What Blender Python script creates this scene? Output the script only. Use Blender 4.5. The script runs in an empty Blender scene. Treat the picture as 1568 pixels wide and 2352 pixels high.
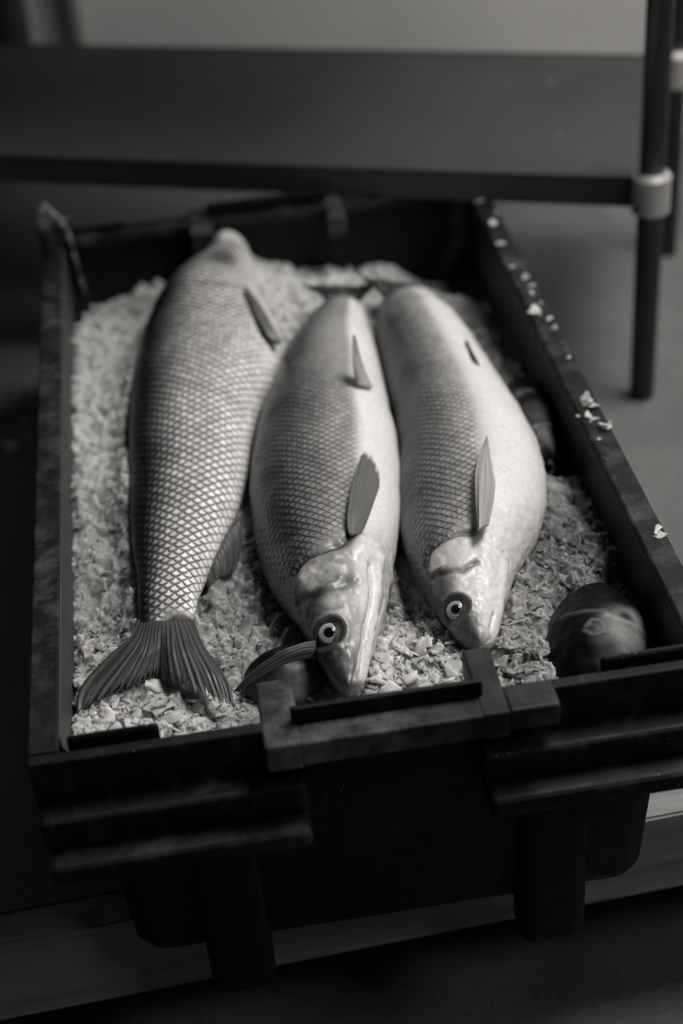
import bpy, bmesh, math, random
import numpy as np
from mathutils import Vector, Matrix

random.seed(7)
rng = np.random.default_rng(7)
S = bpy.context.scene
COL = S.collection

# ------------------------------------------------------------------ camera, light, exposure
FPX = 3617.0                      # focal length in pixels of the 1568 x 2352 frame
R = np.array([[0.9877722535, -0.1390744316, -0.0704576305],
              [-0.1385527160, -0.5758807758, -0.8057074388],
              [0.0714781092, 0.8056175486, -0.5881081918]])
CPOS = np.array([0.14472097, -0.72064799, 0.68551358])
cam_d = bpy.data.cameras.new('camera')
cam = bpy.data.objects.new('camera', cam_d)
COL.objects.link(cam)
M = Matrix(((R[0][0], -R[1][0], -R[2][0], CPOS[0]),
            (R[0][1], -R[1][1], -R[2][1], CPOS[1]),
            (R[0][2], -R[1][2], -R[2][2], CPOS[2]),
            (0, 0, 0, 1)))
cam.matrix_world = M
cam_d.sensor_fit = 'VERTICAL'
cam_d.sensor_height = 36.0
cam_d.lens = FPX / 2352 * 36.0
cam_d.clip_start = 0.01
cam_d.dof.use_dof = True
cam_d.dof.focus_distance = 1.10
cam_d.dof.aperture_fstop = 2.8
S.camera = cam

S.view_settings.view_transform = 'Standard'
S.view_settings.look = 'None'
S.view_settings.gamma = 1.0
S.view_settings.exposure = 0.0
S.view_settings.use_curve_mapping = False

w = bpy.data.worlds.new('World')
S.world = w
w.use_nodes = True
bg = w.node_tree.nodes['Background']
bg.inputs[0].default_value = (1.0, 0.97, 0.94, 1)
bg.inputs[1].default_value = 0.022


def area(name, loc, target, sx, sy, power):
    d = bpy.data.lights.new(name, 'AREA')
    d.shape = 'RECTANGLE'
    d.size = sx
    d.size_y = sy
    d.energy = power
    d.color = (1.0, 0.975, 0.95)
    o = bpy.data.objects.new(name, d)
    COL.objects.link(o)
    o.location = loc
    o.rotation_euler = (Vector(target) - Vector(loc)).to_track_quat('-Z', 'Y').to_euler()
    return o


KEY = area('window_light', (1.12, 0.50, 1.90), (0.22, 0.3, 0.0), 0.8, 0.6, 47)
FILL = area('front_fill_light', (1.5, -0.9, 1.5), (0.3, 0.0, -0.2), 0.6, 0.5, 9.0)  # unseen fill, added to lift the plank front and the floors


def P(u, v, z):
    """point of the plane z=const seen at (u, v) of the measured photograph"""
    q = R.T @ np.array([(u - 784) / FPX, (v - 1176) / FPX, 1.0])
    t = (z - CPOS[2]) / q[2]
    return CPOS + t * q


# ------------------------------------------------------------------ helpers
def link(o, parent=None):
    COL.objects.link(o)
    if parent is not None:
        o.parent = parent
    return o


def tag(o, label=None, cat=None, group=None, kind=None):
    if label: o['label'] = label
    if cat: o['category'] = cat
    if group: o['group'] = group
    if kind: o['kind'] = kind
    return o


def empty(name, loc, label, cat, group=None):
    o = bpy.data.objects.new(name, None)
    o.empty_display_size = 0.03
    o.location = loc
    COL.objects.link(o)
    return tag(o, label, cat, group)


def wloc(o):
    v = Vector((0, 0, 0))
    while o is not None:
        v += Vector(o.location)
        o = o.parent
    return v


def mesh_obj(name, verts, faces, mat, parent=None, smooth=True, local=True):
    me = bpy.data.meshes.new(name)
    V = np.asarray(verts, dtype=float)
    if parent is not None and local:
        V = V - np.array(wloc(parent))
    me.from_pydata([tuple(v) for v in V], [], [tuple(int(i) for i in f) for f in faces])
    me.update()
    if smooth:
        me.polygons.foreach_set('use_smooth', [True] * len(me.polygons))
    me.materials.append(mat)
    o = bpy.data.objects.new(name, me)
    return link(o, parent)


def bm_obj(name, bm, mat, parent=None, smooth=False):
    me = bpy.data.meshes.new(name)
    bmesh.ops.recalc_face_normals(bm, faces=bm.faces)
    if parent is not None:
        bmesh.ops.translate(bm, vec=-wloc(parent), verts=bm.verts)
    bm.to_mesh(me)
    bm.free()
    if smooth:
        me.polygons.foreach_set('use_smooth', [True] * len(me.polygons))
    me.materials.append(mat)
    o = bpy.data.objects.new(name, me)
    return link(o, parent)


def add_box(bm, x0, x1, y0, y1, z0, z1, bev=0.0, seg=3):
    r = bmesh.ops.create_cube(bm, size=1.0)
    vs = r['verts']
    for v in vs:
        v.co = Vector((x0 if v.co.x < 0 else x1, y0 if v.co.y < 0 else y1, z0 if v.co.z < 0 else z1))
    if bev > 0:
        es = list({e for v in vs for e in v.link_edges})
        bmesh.ops.bevel(bm, geom=es, offset=bev, segments=seg, affect='EDGES', profile=0.5)


def rrect(x0, x1, y0, y1, r, n=8):
    pts = []
    for cx, cy, a0 in ((x1 - r, y0 + r, -90), (x1 - r, y1 - r, 0), (x0 + r, y1 - r, 90), (x0 + r, y0 + r, 180)):
        for k in range(n + 1):
            a = math.radians(a0 + 90 * k / n)
            pts.append((cx + r * math.cos(a), cy + r * math.sin(a)))
    return pts


def loft_rings(rings, closed_profile=False, cap_ends=False):
    V, F = [], []
    n = len(rings[0])
    for r in rings:
        V.extend(r)
    m = len(rings)
    for i in range(m if closed_profile else m - 1):
        a = i * n
        b = ((i + 1) % m) * n
        for j in range(n):
            k = (j + 1) % n
            F.append((a + j, a + k, b + k, b + j))
    if cap_ends:
        F.append(tuple(range(n))[::-1])
        F.append(tuple(range((m - 1) * n, m * n)))
    return V, F


def tube_bm(bm, p0, p1, r0, r1=None, seg=32, cap=True):
    r1 = r0 if r1 is None else r1
    p0, p1 = Vector(p0), Vector(p1)
    L = (p1 - p0).length
    q = (p1 - p0).to_track_quat('Z', 'Y').to_matrix().to_4x4()
    mt = Matrix.Translation((p0 + p1) / 2) @ q
    bmesh.ops.create_cone(bm, cap_ends=cap, segments=seg, radius1=r0, radius2=r1, depth=L, matrix=mt)


def smoothstep(a, b, x):
    t = np.clip((x - a) / (b - a + 1e-12), 0, 1)
    return t * t * (3 - 2 * t)


# value noise in numpy (object-space, 3-D)
_perm = rng.random((64, 64, 64))


def vnoise(p, scale):
    q = np.asarray(p) * scale + 1000.0
    i = np.floor(q).astype(int)
    f = q - i
    f = f * f * (3 - 2 * f)
    out = 0
    for dx in (0, 1):
        for dy in (0, 1):
            for dz in (0, 1):
                wgt = (f[..., 0] if dx else 1 - f[..., 0]) * (f[..., 1] if dy else 1 - f[..., 1]) * (f[..., 2] if dz else 1 - f[..., 2])
                out = out + wgt * _perm[(i[..., 0] + dx) % 64, (i[..., 1] + dy) % 64, (i[..., 2] + dz) % 64]
    return out


def fbm(p, scale, oct=4):
    a, s, t = 0, 1.0, 0
    for k in range(oct):
        a = a + s * vnoise(p, scale * 2 ** k)
        t += s
        s *= 0.5
    return a / t


# ------------------------------------------------------------------ materials
def new_mat(name):
    m = bpy.data.materials.new(name)
    m.use_nodes = True
    nt = m.node_tree
    return m, nt, nt.nodes['Principled BSDF']


def N(nt, typ, **kw):
    n = nt.nodes.new(typ)
    for k, v in kw.items():
        setattr(n, k, v)
    return n


def math_node(nt, op, a, b=None, c=None, clamp=False):
    n = N(nt, 'ShaderNodeMath', operation=op)
    n.use_clamp = clamp
    for i, x in enumerate((a, b, c)):
        if x is None: continue
        if isinstance(x, (int, float)):
            n.inputs[i].default_value = x
        else:
            nt.links.new(x, n.inputs[i])
    return n.outputs[0]


def mix_col(nt, fac, a, b, blend='MIX'):
    n = N(nt, 'ShaderNodeMix', data_type='RGBA', blend_type=blend)
    for idx, x in ((0, fac), (6, a), (7, b)):
        if isinstance(x, (int, float)):
            n.inputs[idx].default_value = x if idx == 0 else (x, x * .985, x * .965, 1)
        elif isinstance(x, tuple):
            n.inputs[idx].default_value = x
        else:
            nt.links.new(x, n.inputs[idx])
    return n.outputs[2]


def noise(nt, scale, detail=4, rough=0.55, vec=None, dist=0.0):
    n = N(nt, 'ShaderNodeTexNoise')
    n.inputs['Scale'].default_value = scale
    n.inputs['Detail'].default_value = detail
    n.inputs['Roughness'].default_value = rough
    n.inputs['Distortion'].default_value = dist
    if vec is not None:
        nt.links.new(vec, n.inputs['Vector'])
    return n.outputs['Fac']


def mapr(nt, val, a, b, c=0.0, d=1.0):
    n = N(nt, 'ShaderNodeMapRange')
    nt.links.new(val, n.inputs[0])
    for i, x in enumerate((a, b, c, d)):
        n.inputs[i + 1].default_value = x
    return n.outputs[0]


def bump(nt, h, strength, dist, prev=None):
    n = N(nt, 'ShaderNodeBump')
    n.inputs['Strength'].default_value = strength
    n.inputs['Distance'].default_value = dist
    nt.links.new(h, n.inputs['Height'])
    if prev is not None:
        nt.links.new(prev, n.inputs['Normal'])
    return n.outputs['Normal']


def geo_pos(nt):
    return N(nt, 'ShaderNodeNewGeometry').outputs['Position']


def plastic(name='black_plastic', base=0.004, dirt=0.05, amount=(0.50, 0.72), rough=0.58):
    m, nt, b = new_mat(name)
    p = geo_pos(nt)
    n1 = noise(nt, 38, 8, 0.65, p)
    n2 = noise(nt, 8, 3, 0.5, p)
    mask = math_node(nt, 'MULTIPLY', mapr(nt, n1, *amount), mapr(nt, n2, 0.38, 0.6))
    c = mix_col(nt, mask, base, dirt)
    # fine scratches and specks
    v = N(nt, 'ShaderNodeTexVoronoi')
    v.inputs['Scale'].default_value = 210
    nt.links.new(p, v.inputs['Vector'])
    sp = math_node(nt, 'LESS_THAN', v.outputs['Distance'], 0.10)
    sp = math_node(nt, 'MULTIPLY', sp, math_node(nt, 'GREATER_THAN', noise(nt, 22, 2, .5, p), 0.62))
    c = mix_col(nt, sp, c, 0.22)
    nt.links.new(c, b.inputs['Base Color'])
    nt.links.new(mapr(nt, n1, 0.3, 0.8, rough - .1, rough + .25), b.inputs['Roughness'])
    b.inputs['Specular IOR Level'].default_value = 0.22
    nt.links.new(bump(nt, noise(nt, 160, 6, 0.6, p), 0.25, 0.001), b.inputs['Normal'])
    return m


def simple(name, val, rough=0.5, var=0.3, scale=20, metal=0.0, bmp=0.2, bdist=0.001, spec=0.5):
    m, nt, b = new_mat(name)
    p = geo_pos(nt)
    n1 = noise(nt, scale, 6, 0.6, p)
    c = mix_col(nt, mapr(nt, n1, 0.3, 0.7), val * (1 - var), val * (1 + var))
    nt.links.new(c, b.inputs['Base Color'])
    b.inputs['Roughness'].default_value = rough
    b.inputs['Metallic'].default_value = metal
    b.inputs['Specular IOR Level'].default_value = spec
    nt.links.new(bump(nt, noise(nt, scale * 8, 5, 0.6, p), bmp, bdist), b.inputs['Normal'])
    return m


MAT = {}
MAT['plastic'] = plastic()
MAT['plastic_worn'] = plastic('worn_black_plastic', 0.010, 0.12, (0.40, 0.68), 0.5)
MAT['plastic_highlight'] = plastic('edge_highlight_plastic', 0.10, 0.30, (0.35, 0.6), 0.5)
MAT['plastic_rim'] = plastic('rim_black_plastic', 0.006, 0.07, (0.46, 0.72), 0.5)
MAT['plastic_lit'] = plastic('lit_lip_plastic', 0.045, 0.07, (0.3, 0.7), 0.55)
MAT['plastic_flat'] = plastic('plain_black_plastic', 0.003, 0.02, (0.5, 0.8), 0.5)


def ice_mat(name, base, sss=0.5, vor=True):
    m, nt, b = new_mat(name)
    p = geo_pos(nt)
    n1 = noise(nt, 55, 6, 0.6, p)
    big = noise(nt, 14, 3, 0.5, p)
    g = mapr(nt, n1, 0.3, 0.7, base * .80, base * 1.10)
    ta = N(nt, 'ShaderNodeAttribute', attribute_name='slush_shade')  # wet slush and shade between the fish, both put into the ice colour
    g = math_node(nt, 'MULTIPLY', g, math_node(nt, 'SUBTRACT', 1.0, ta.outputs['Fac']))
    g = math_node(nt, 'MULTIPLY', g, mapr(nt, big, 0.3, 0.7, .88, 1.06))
    cc = N(nt, 'ShaderNodeCombineColor')
    nt.links.new(g, cc.inputs[0])
    nt.links.new(math_node(nt, 'MULTIPLY', g, .99), cc.inputs[1])
    nt.links.new(math_node(nt, 'MULTIPLY', g, .97), cc.inputs[2])
    nt.links.new(cc.outputs[0], b.inputs['Base Color'])
    b.inputs['Subsurface Weight'].default_value = min(1, sss + .35)
    b.inputs['Subsurface Radius'].default_value = (0.009, 0.009, 0.009)
    b.inputs['Subsurface Scale'].default_value = 1.0
    b.inputs['Roughness'].default_value = 0.22
    b.inputs['Specular IOR Level'].default_value = 0.6
    b.inputs['IOR'].default_value = 1.31
    h = noise(nt, 230, 5, 0.65, p)
    nrm = bump(nt, noise(nt, 95, 4, 0.6, p), 0.5, 0.004, bump(nt, h, 0.55, 0.0012))
    if not vor:
        b.inputs['Transmission Weight'].default_value = 0.15
    if vor:
        v = N(nt, 'ShaderNodeTexVoronoi')
        v.inputs['Scale'].default_value = 110
        dn = N(nt, 'ShaderNodeTexNoise')
        dn.inputs['Scale'].default_value = 60
        nt.links.new(p, dn.inputs['Vector'])
        mx = N(nt, 'ShaderNodeMix', data_type='VECTOR')
        mx.inputs[0].default_value = 0.03
        nt.links.new(p, mx.inputs[4])
        nt.links.new(dn.outputs['Color'], mx.inputs[5])
        nt.links.new(mx.outputs[1], v.inputs['Vector'])
        nrm = bump(nt, v.outputs['Distance'], 0.6, 0.0022, nrm)
    nt.links.new(nrm, b.inputs['Normal'])
    return m


MAT['ice'] = ice_mat('crushed_ice', 0.43)
MAT['clear_chip'] = ice_mat('bright_ice_chip', 0.80, 0.3, vor=False)
MAT['chip'] = ice_mat('ice_flake', 0.53, 0.65, vor=False)


def fish_mat():
    """scale lattice from UV (metres / scale pitch); colours from painted attributes"""
    m, nt, b = new_mat('fish_skin')
    uv = N(nt, 'ShaderNodeUVMap', uv_map='UVMap')
    p = geo_pos(nt)
    sep = N(nt, 'ShaderNodeSeparateXYZ')
    # slight wobble of the lattice
    nz = N(nt, 'ShaderNodeTexNoise')
    nz.inputs['Scale'].default_value = 1.1
    nz.inputs['Detail'].default_value = 2
    nt.links.new(uv.outputs[0], nz.inputs['Vector'])
    ad = N(nt, 'ShaderNodeVectorMath', operation='MULTIPLY_ADD')
    nt.links.new(nz.outputs['Color'], ad.inputs[0])
    ad.inputs[1].default_value = (0.30, 0.30, 0)
    nt.links.new(uv.outputs[0], ad.inputs[2])
    nt.links.new(ad.outputs[0], sep.inputs[0])
    U, Vv = sep.outputs[0], sep.outputs[1]
    # scalloped: push the free edge along u
    sc = math_node(nt, 'MULTIPLY', math_node(nt, 'COSINE', math_node(nt, 'MULTIPLY', Vv, 4 * math.pi)), 0.045)
    U2 = math_node(nt, 'ADD', U, sc)
    fa = math_node(nt, 'FRACT', math_node(nt, 'ADD', U2, Vv))
    fb = math_node(nt, 'FRACT', math_node(nt, 'SUBTRACT', U2, Vv))
    ea = math_node(nt, 'MINIMUM', fa, math_node(nt, 'SUBTRACT', 1.0, fa))
    eb = math_node(nt, 'MINIMUM', fb, math_node(nt, 'SUBTRACT', 1.0, fb))
    d = math_node(nt, 'MINIMUM', ea, eb)
    at_c = N(nt, 'ShaderNodeAttribute', attribute_name='tone')
    at_s = N(nt, 'ShaderNodeAttribute', attribute_name='scale_amt')
    sx = N(nt, 'ShaderNodeSeparateColor')
    nt.links.new(at_s.outputs['Color'], sx.inputs[0])
    amt, width, wet = sx.outputs[0], sx.outputs[1], sx.outputs[2]
    # border line with painted width
    wd = math_node(nt, 'MULTIPLY_ADD', width, 0.40, 0.06)
    line = math_node(nt, 'SUBTRACT', 1.0, math_node(nt, 'DIVIDE', d, wd), clamp=True)
    line = math_node(nt, 'POWER', line, 0.6)
    line = math_node(nt, 'MULTIPLY', line, amt)
    # each scale its own slight tone
    ca = math_node(nt, 'FLOOR', math_node(nt, 'ADD', U2, Vv))
    cb = math_node(nt, 'FLOOR', math_node(nt, 'SUBTRACT', U2, Vv))
    cx = N(nt, 'ShaderNodeCombineXYZ')
    nt.links.new(ca, cx.inputs[0]); nt.links.new(cb, cx.inputs[1])
    wn = N(nt, 'ShaderNodeTexWhiteNoise', noise_dimensions='2D')
    nt.links.new(cx.outputs[0], wn.inputs['Vector'])
    tv = mapr(nt, wn.outputs['Value'], 0, 1, 0.78, 1.16)
    tv2 = N(nt, 'ShaderNodeMix', data_type='FLOAT')
    nt.links.new(amt, tv2.inputs[0]); tv2.inputs[2].default_value = 1.0; nt.links.new(tv, tv2.inputs[3])
    base = N(nt, 'ShaderNodeVectorMath', operation='SCALE')
    nt.links.new(at_c.outputs['Color'], base.inputs[0]); nt.links.new(tv2.outputs[0], base.inputs['Scale'])
    spk = mapr(nt, noise(nt, 320, 5, 0.7, p), 0.3, 0.7, 0.86, 1.12)
    base2 = N(nt, 'ShaderNodeVectorMath', operation='SCALE')
    nt.links.new(base.outputs[0], base2.inputs[0]); nt.links.new(spk, base2.inputs['Scale'])
    dark = N(nt, 'ShaderNodeVectorMath', operation='SCALE')
    nt.links.new(base2.outputs[0], dark.inputs[0]); dark.inputs['Scale'].default_value = 0.05
    c = mix_col(nt, line, base2.outputs[0], dark.outputs[0])
    nt.links.new(c, b.inputs['Base Color'])
    rr = math_node(nt, 'MULTIPLY_ADD', noise(nt, 120, 3, .6, p), 0.25, 0.24)
    nt.links.new(rr, b.inputs['Roughness'])
    nt.links.new(math_node(nt, 'MULTIPLY', wet, 0.25), b.inputs['Specular IOR Level'])
    nt.links.new(math_node(nt, 'MULTIPLY', wet, 0.28), b.inputs['Coat Weight'])
    b.inputs['Coat Roughness'].default_value = 0.11
    b.inputs['Subsurface Weight'].default_value = 0.12
    b.inputs['Subsurface Radius'].default_value = (0.003, 0.003, 0.003)
    b.inputs['Subsurface Scale'].default_value = 1.0
    # overlap relief
    saw = math_node(nt, 'MULTIPLY', math_node(nt, 'ADD', fa, fb), 0.5)
    h = math_node(nt, 'SUBTRACT', saw, math_node(nt, 'MULTIPLY', line, 0.5))
    h = math_node(nt, 'MULTIPLY', h, amt)
    n1 = bump(nt, h, 0.9, 0.0014)
    n2 = bump(nt, noise(nt, 130, 5, 0.65, p), 0.22, 0.0016, n1)
    nt.links.new(n2, b.inputs['Normal'])
    nt.links.new(bump(nt, noise(nt, 330, 5, 0.75, p), 0.6, 0.0014, n1), b.inputs['Coat Normal'])
    return m


MAT['fish'] = fish_mat()


def fin_mat(name, val, streak=0.5, alpha=1.0):
    m, nt, b = new_mat(name)
    uv = N(nt, 'ShaderNodeUVMap', uv_map='UVMap')
    mp = N(nt, 'ShaderNodeMapping')
    mp.inputs['Scale'].default_value = (1.0, 1.2, 1)
    nt.links.new(uv.outputs[0], mp.inputs[0])
    wv = N(nt, 'ShaderNodeTexWave', wave_type='BANDS', bands_direction='X')
    wv.inputs['Scale'].default_value = 5.5
    wv.inputs['Distortion'].default_value = 1.3
    wv.inputs['Detail'].default_value = 3
    nt.links.new(mp.outputs[0], wv.inputs[0])
    mp2 = N(nt, 'ShaderNodeMapping')
    mp2.inputs['Scale'].default_value = (60, 2.0, 1)
    nt.links.new(uv.outputs[0], mp2.inputs[0])
    fine = noise(nt, 1.0, 4, .6, mp2.outputs[0])
    s = math_node(nt, 'MULTIPLY_ADD', wv.outputs['Fac'], 0.5, math_node(nt, 'MULTIPLY', fine, 0.7))
    g = mapr(nt, s, 0.25, 0.95, val * (1 - streak), val * (1 + streak * 1.6))
    c = mix_col(nt, g, 0.0, 1.0)
    nt.links.new(c, b.inputs['Base Color'])
    b.inputs['Roughness'].default_value = 0.46
    b.inputs['Specular IOR Level'].default_value = 0.3
    b.inputs['Coat Weight'].default_value = 0.15
    b.inputs['Coat Roughness'].default_value = 0.15
    b.inputs['Alpha'].default_value = alpha
    nt.links.new(bump(nt, s, 0.6, 0.0012), b.inputs['Normal'])
    return m


MAT['fin'] = fin_mat('tail_fin_skin', 0.042, .6)
MAT['fin_mid'] = fin_mat('fin_skin', 0.11, 0.55)
MAT['fin_pale'] = fin_mat('pale_fin_skin', 0.34, 0.3)
MAT['fin_clear'] = fin_mat('clear_fin_skin', 0.06, 0.4, 0.82)


def eye_mats():
    m, nt, b = new_mat('fish_iris')
    tc = N(nt, 'ShaderNodeTexCoord')
    sp = N(nt, 'ShaderNodeSeparateXYZ')
    nt.links.new(tc.outputs['Object'], sp.inputs[0])
    r = math_node(nt, 'SQRT', math_node(nt, 'ADD', math_node(nt, 'POWER', sp.outputs[0], 2.0), math_node(nt, 'POWER', sp.outputs[1], 2.0)))
    rp = N(nt, 'ShaderNodeValToRGB')
    nt.links.new(math_node(nt, 'DIVIDE', r, 0.0080), rp.inputs[0])
    e = rp.color_ramp.elements
    e[0].position = 0.0; e[0].color = (.3, .3, .29, 1)
    e[1].position = 0.97; e[1].color = (.02, .02, .02, 1)
    for pos, v in ((0.50, .05), (0.56, .42), (0.63, .16), (0.70, .22), (0.80, .44), (0.92, .30)):
        k = e.new(pos); k.color = (v, v * .985, v * .96, 1)
    nt.links.new(rp.outputs[0], b.inputs['Base Color'])
    b.inputs['Roughness'].default_value = 0.3
    b.inputs['Coat Weight'].default_value = 1.0
    b.inputs['Coat Roughness'].default_value = 0.05
    m2, nt2, b2 = new_mat('fish_pupil')
    b2.inputs['Base Color'].default_value = (.003, .003, .003, 1)
    b2.inputs['Roughness'].default_value = 0.06
    return m, m2


MAT['iris'], MAT['pupil'] = eye_mats()


def wood_mat(name, val):
    m, nt, b = new_mat(name)
    p = geo_pos(nt)
    mp = N(nt, 'ShaderNodeMapping')
    mp.inputs['Scale'].default_value = (4, 60, 60)
    nt.links.new(p, mp.inputs[0])
    g = noise(nt, 1.0, 6, 0.6, mp.outputs[0], 0.6)
    knots = noise(nt, 11, 2, 0.5, p)
    c = mix_col(nt, mapr(nt, g, 0.3, 0.7), val * .6, val * 1.3)
    c = mix_col(nt, mapr(nt, knots, 0.66, 0.74), c, val * .25)
    nt.links.new(c, b.inputs['Base Color'])
    b.inputs['Roughness'].default_value = 0.6
    nt.links.new(bump(nt, g, 0.4, 0.001), b.inputs['Normal'])
    return m


MAT['wood'] = wood_mat('damp_wood', 0.20)


def floor_mat(name, val, rough=0.5):
    m, nt, b = new_mat(name)
    p = geo_pos(nt)
    big = noise(nt, 5, 4, 0.55, p)
    c = mix_col(nt, mapr(nt, big, 0.35, 0.65), val * .72, val * 1.15)
    v = N(nt, 'ShaderNodeTexVoronoi')
    v.inputs['Scale'].default_value = 230
    nt.links.new(p, v.inputs['Vector'])
    pit = math_node(nt, 'LESS_THAN', v.outputs['Distance'], 0.28)
    pit = math_node(nt, 'MULTIPLY', pit, math_node(nt, 'GREATER_THAN', noise(nt, 60, 3, .6, p), 0.55))
    c = mix_col(nt, pit, c, val * .3)
    nt.links.new(c, b.inputs['Base Color'])
    nt.links.new(mapr(nt, big, 0.35, 0.65, rough - .12, rough + .2), b.inputs['Roughness'])
    nt.links.new(bump(nt, noise(nt, 120, 6, 0.65, p), 0.5, 0.002), b.inputs['Normal'])
    return m


MAT['floor'] = floor_mat('pitted_concrete', 0.12)
MAT['floor_low'] = floor_mat('dark_concrete', 0.085)
MAT['steel'] = simple('dull_steel', 0.55, 0.5, 0.12, 6, metal=0.5, bmp=0.08)
MAT['shelf'] = simple('grey_shelf_steel', 0.052, 0.62, 0.25, 4, metal=0.1, bmp=0.08, spec=.25)
MAT['leg'] = simple('dark_table_leg', 0.045, 0.38, 0.2, 9, metal=0.3, bmp=0.08)
MAT['wall'] = simple('pale_wall_paint', 0.68, 0.6, 0.08, 2.5, bmp=0.1)
MAT['dark'] = simple('dark_plastic_bin', 0.012, 0.5, 0.3, 8, bmp=0.1)
MAT['paper'] = simple('pale_strip', 0.12, 0.6, 0.1, 30, bmp=0.1)

# ------------------------------------------------------------------ the setting
ZF = -0.215        # top of the upper floor slab
ZL = -0.42         # lower floor


def quad_slab(name, pts, z0, z1, mat):
    bm = bmesh.new()
    lo = [bm.verts.new((x, y, z0)) for x, y in pts]
    hi = [bm.verts.new((x, y, z1)) for x, y in pts]
    bm.faces.new(lo[::-1]); bm.faces.new(hi)
    n = len(pts)
    for i in range(n):
        j = (i + 1) % n
        bm.faces.new((lo[i], lo[j], hi[j], hi[i]))
    return bm_obj(name, bm, mat)


# beam front edge runs slightly askew to the crate
def edge_y(x):
    return 0.0475 + 0.045 * (x + 0.06)


fl = quad_slab('floor', [(-2.5, edge_y(-2.5) + .03), (3.2, edge_y(3.2) + .03), (3.2, 3.4), (-2.5, 3.4)], ZF - .12, ZF, MAT['floor'])
tag(fl, kind='structure')
fl2 = quad_slab('floor', [(-2.5, -1.2), (3.2, -1.2), (3.2, 3.4), (-2.5, 3.4)], ZL - .05, ZL, MAT['floor_low'])
tag(fl2, kind='structure')
wl = quad_slab('wall_back', [(2.2364, .7207), (-2.4036, 2.5757), (-2.3666, 2.6685), (2.2735, .8135)], ZL, 2.6, MAT['wall'])
tag(wl, kind='structure')
bm = bmesh.new()
pts = [(-1.6, edge_y(-1.6)), (2.4, edge_y(2.4)), (2.4, edge_y(2.4) + .029), (-1.6, edge_y(-1.6) + .029)]
lo = [bm.verts.new((x, y, ZF - .085)) for x, y in pts]
hi = [bm.verts.new((x, y, ZF + .0005)) for x, y in pts]
bm.faces.new(lo[::-1]); bm.faces.new(hi)
for i in range(4):
    bm.faces.new((lo[i], lo[(i + 1) % 4], hi[(i + 1) % 4], hi[i]))
bmesh.ops.bevel(bm, geom=bm.edges[:], offset=0.002, segments=2, affect='EDGES')
beam = bm_obj('wooden_plank', bm, MAT['wood'])
tag(beam, 'worn wooden plank on edge along the front of the raised concrete under the crate', 'plank')

# ------------------------------------------------------------------ the crate
W_, L_ = 0.450, 0.759
crate = empty('fish_crate', (0.225, 0.38, ZF), 'black plastic fish crate filled with crushed ice and three large fish', 'crate')


def ring(z, x0, x1, y0, y1, r):
    return [(x, y, z) for x, y in rrect(x0, x1, y0, y1, r)]


body_rings = [
    # outside, from the rim down
    ring(-0.006, .012, .438, .003, .756, .016),
    ring(-0.070, .014, .436, .003, .756, .016),
    ring(-0.085, .034, .412, .004, .752, .020),
    ring(-0.205, .038, .408, .016, .743, .022),
    ring(-0.213, .041, .405, .019, .740, .022),
    ring(-0.215, .046, .400, .024, .735, .020),
    # underside to inside
    ring(-0.2149, .20, .25, .30, .45, .012),
    ring(-0.208, .20, .25, .30, .45, .012),
    ring(-0.208, .050, .396, .028, .731, .018),
    ring(-0.095, .040, .406, .012, .745, .020),
    ring(-0.060, .0200, .4300, .007, .745, .022),
    ring(-0.006, .0190, .4310, .007, .747, .022),
]
V, F = loft_rings(body_rings)
n = len(body_rings[0])
F.append(tuple(range(6 * n, 7 * n)))
F.append(tuple(range(7 * n, 8 * n))[::-1])
crate_body = mesh_obj('body', V, F, MAT['plastic_flat'], crate, smooth=False)


# side rims (left, right, back) as one band with a skirt; the front is built in sections
def rim_band():
    prof = [(-.0195, -.010), (-.0195, -.0015), (-.018, 0), (-.0015, 0), (0, -.0015), (.0005, -.080), (-.001, -.083), (-.005, -.083), (-.006, -.010)]
    path = []
    # U shape: from front-left, back, to front-right, rounded corners at the back
    path += [(0.0, .010, -1, 0), (0.0, .735, -1, 0)]
    for k in range(7):
        a = math.radians(180 - 90 * k / 6)
        path.append((.022 + .022 * math.cos(a), .737 + .022 * math.sin(a), math.cos(a), math.sin(a)))
    for k in range(7):
        a = math.radians(90 - 90 * k / 6)
        path.append((.428 + .022 * math.cos(a), .737 + .022 * math.sin(a), math.cos(a), math.sin(a)))
    path += [(.450, .735, 1, 0), (.450, .010, 1, 0)]
    V, F = [], []
    m = len(prof)
    for (x, y, nx, ny) in path:
        for o, z in prof:
            V.append((x + nx * o, y + ny * o, z))
    for i in range(len(path) - 1):
        for j in range(m):
            k = (j + 1) % m
            F.append((i * m + j, i * m + k, (i + 1) * m + k, (i + 1) * m + j))
    F.append(tuple(range(m)))
    F.append(tuple(range((len(path) - 1) * m, len(path) * m))[::-1])
    return V, F


V, F = rim_band()
mesh_obj('rim', V, F, MAT['plastic_rim'], crate, smooth=False)
bm = bmesh.new()
add_box(bm, .0188, .0206, .024, .725, -.058, -.003, .0006)
bm_obj('inner_lip', bm, MAT['plastic_lit'], crate)  # light falling on the left lip is painted in as grey
bm = bmesh.new()
add_box(bm, .4294, .4312, .024, .725, -.058, -.003, .0006)
bm_obj('inner_lip', bm, MAT['plastic_flat'], crate)  # same lip in black: the shade on this side is in the colour


def part(name, boxes, mat='plastic', bev=.0015, label=None):
    bm = bmesh.new()
    for bx in boxes:
        add_box(bm, *bx[:6], bev=bx[6] if len(bx) > 6 else bev)
    o = bm_obj(name, bm, MAT[mat], crate)
    if label: o['label'] = label
    return o


def mirror(b):       # the same box at the far end wall
    x0, x1, y0, y1, z0, z1 = b[:6]
    return (x0, x1, L_ - y1, L_ - y0, z0, z1) + tuple(b[6:])


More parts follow.
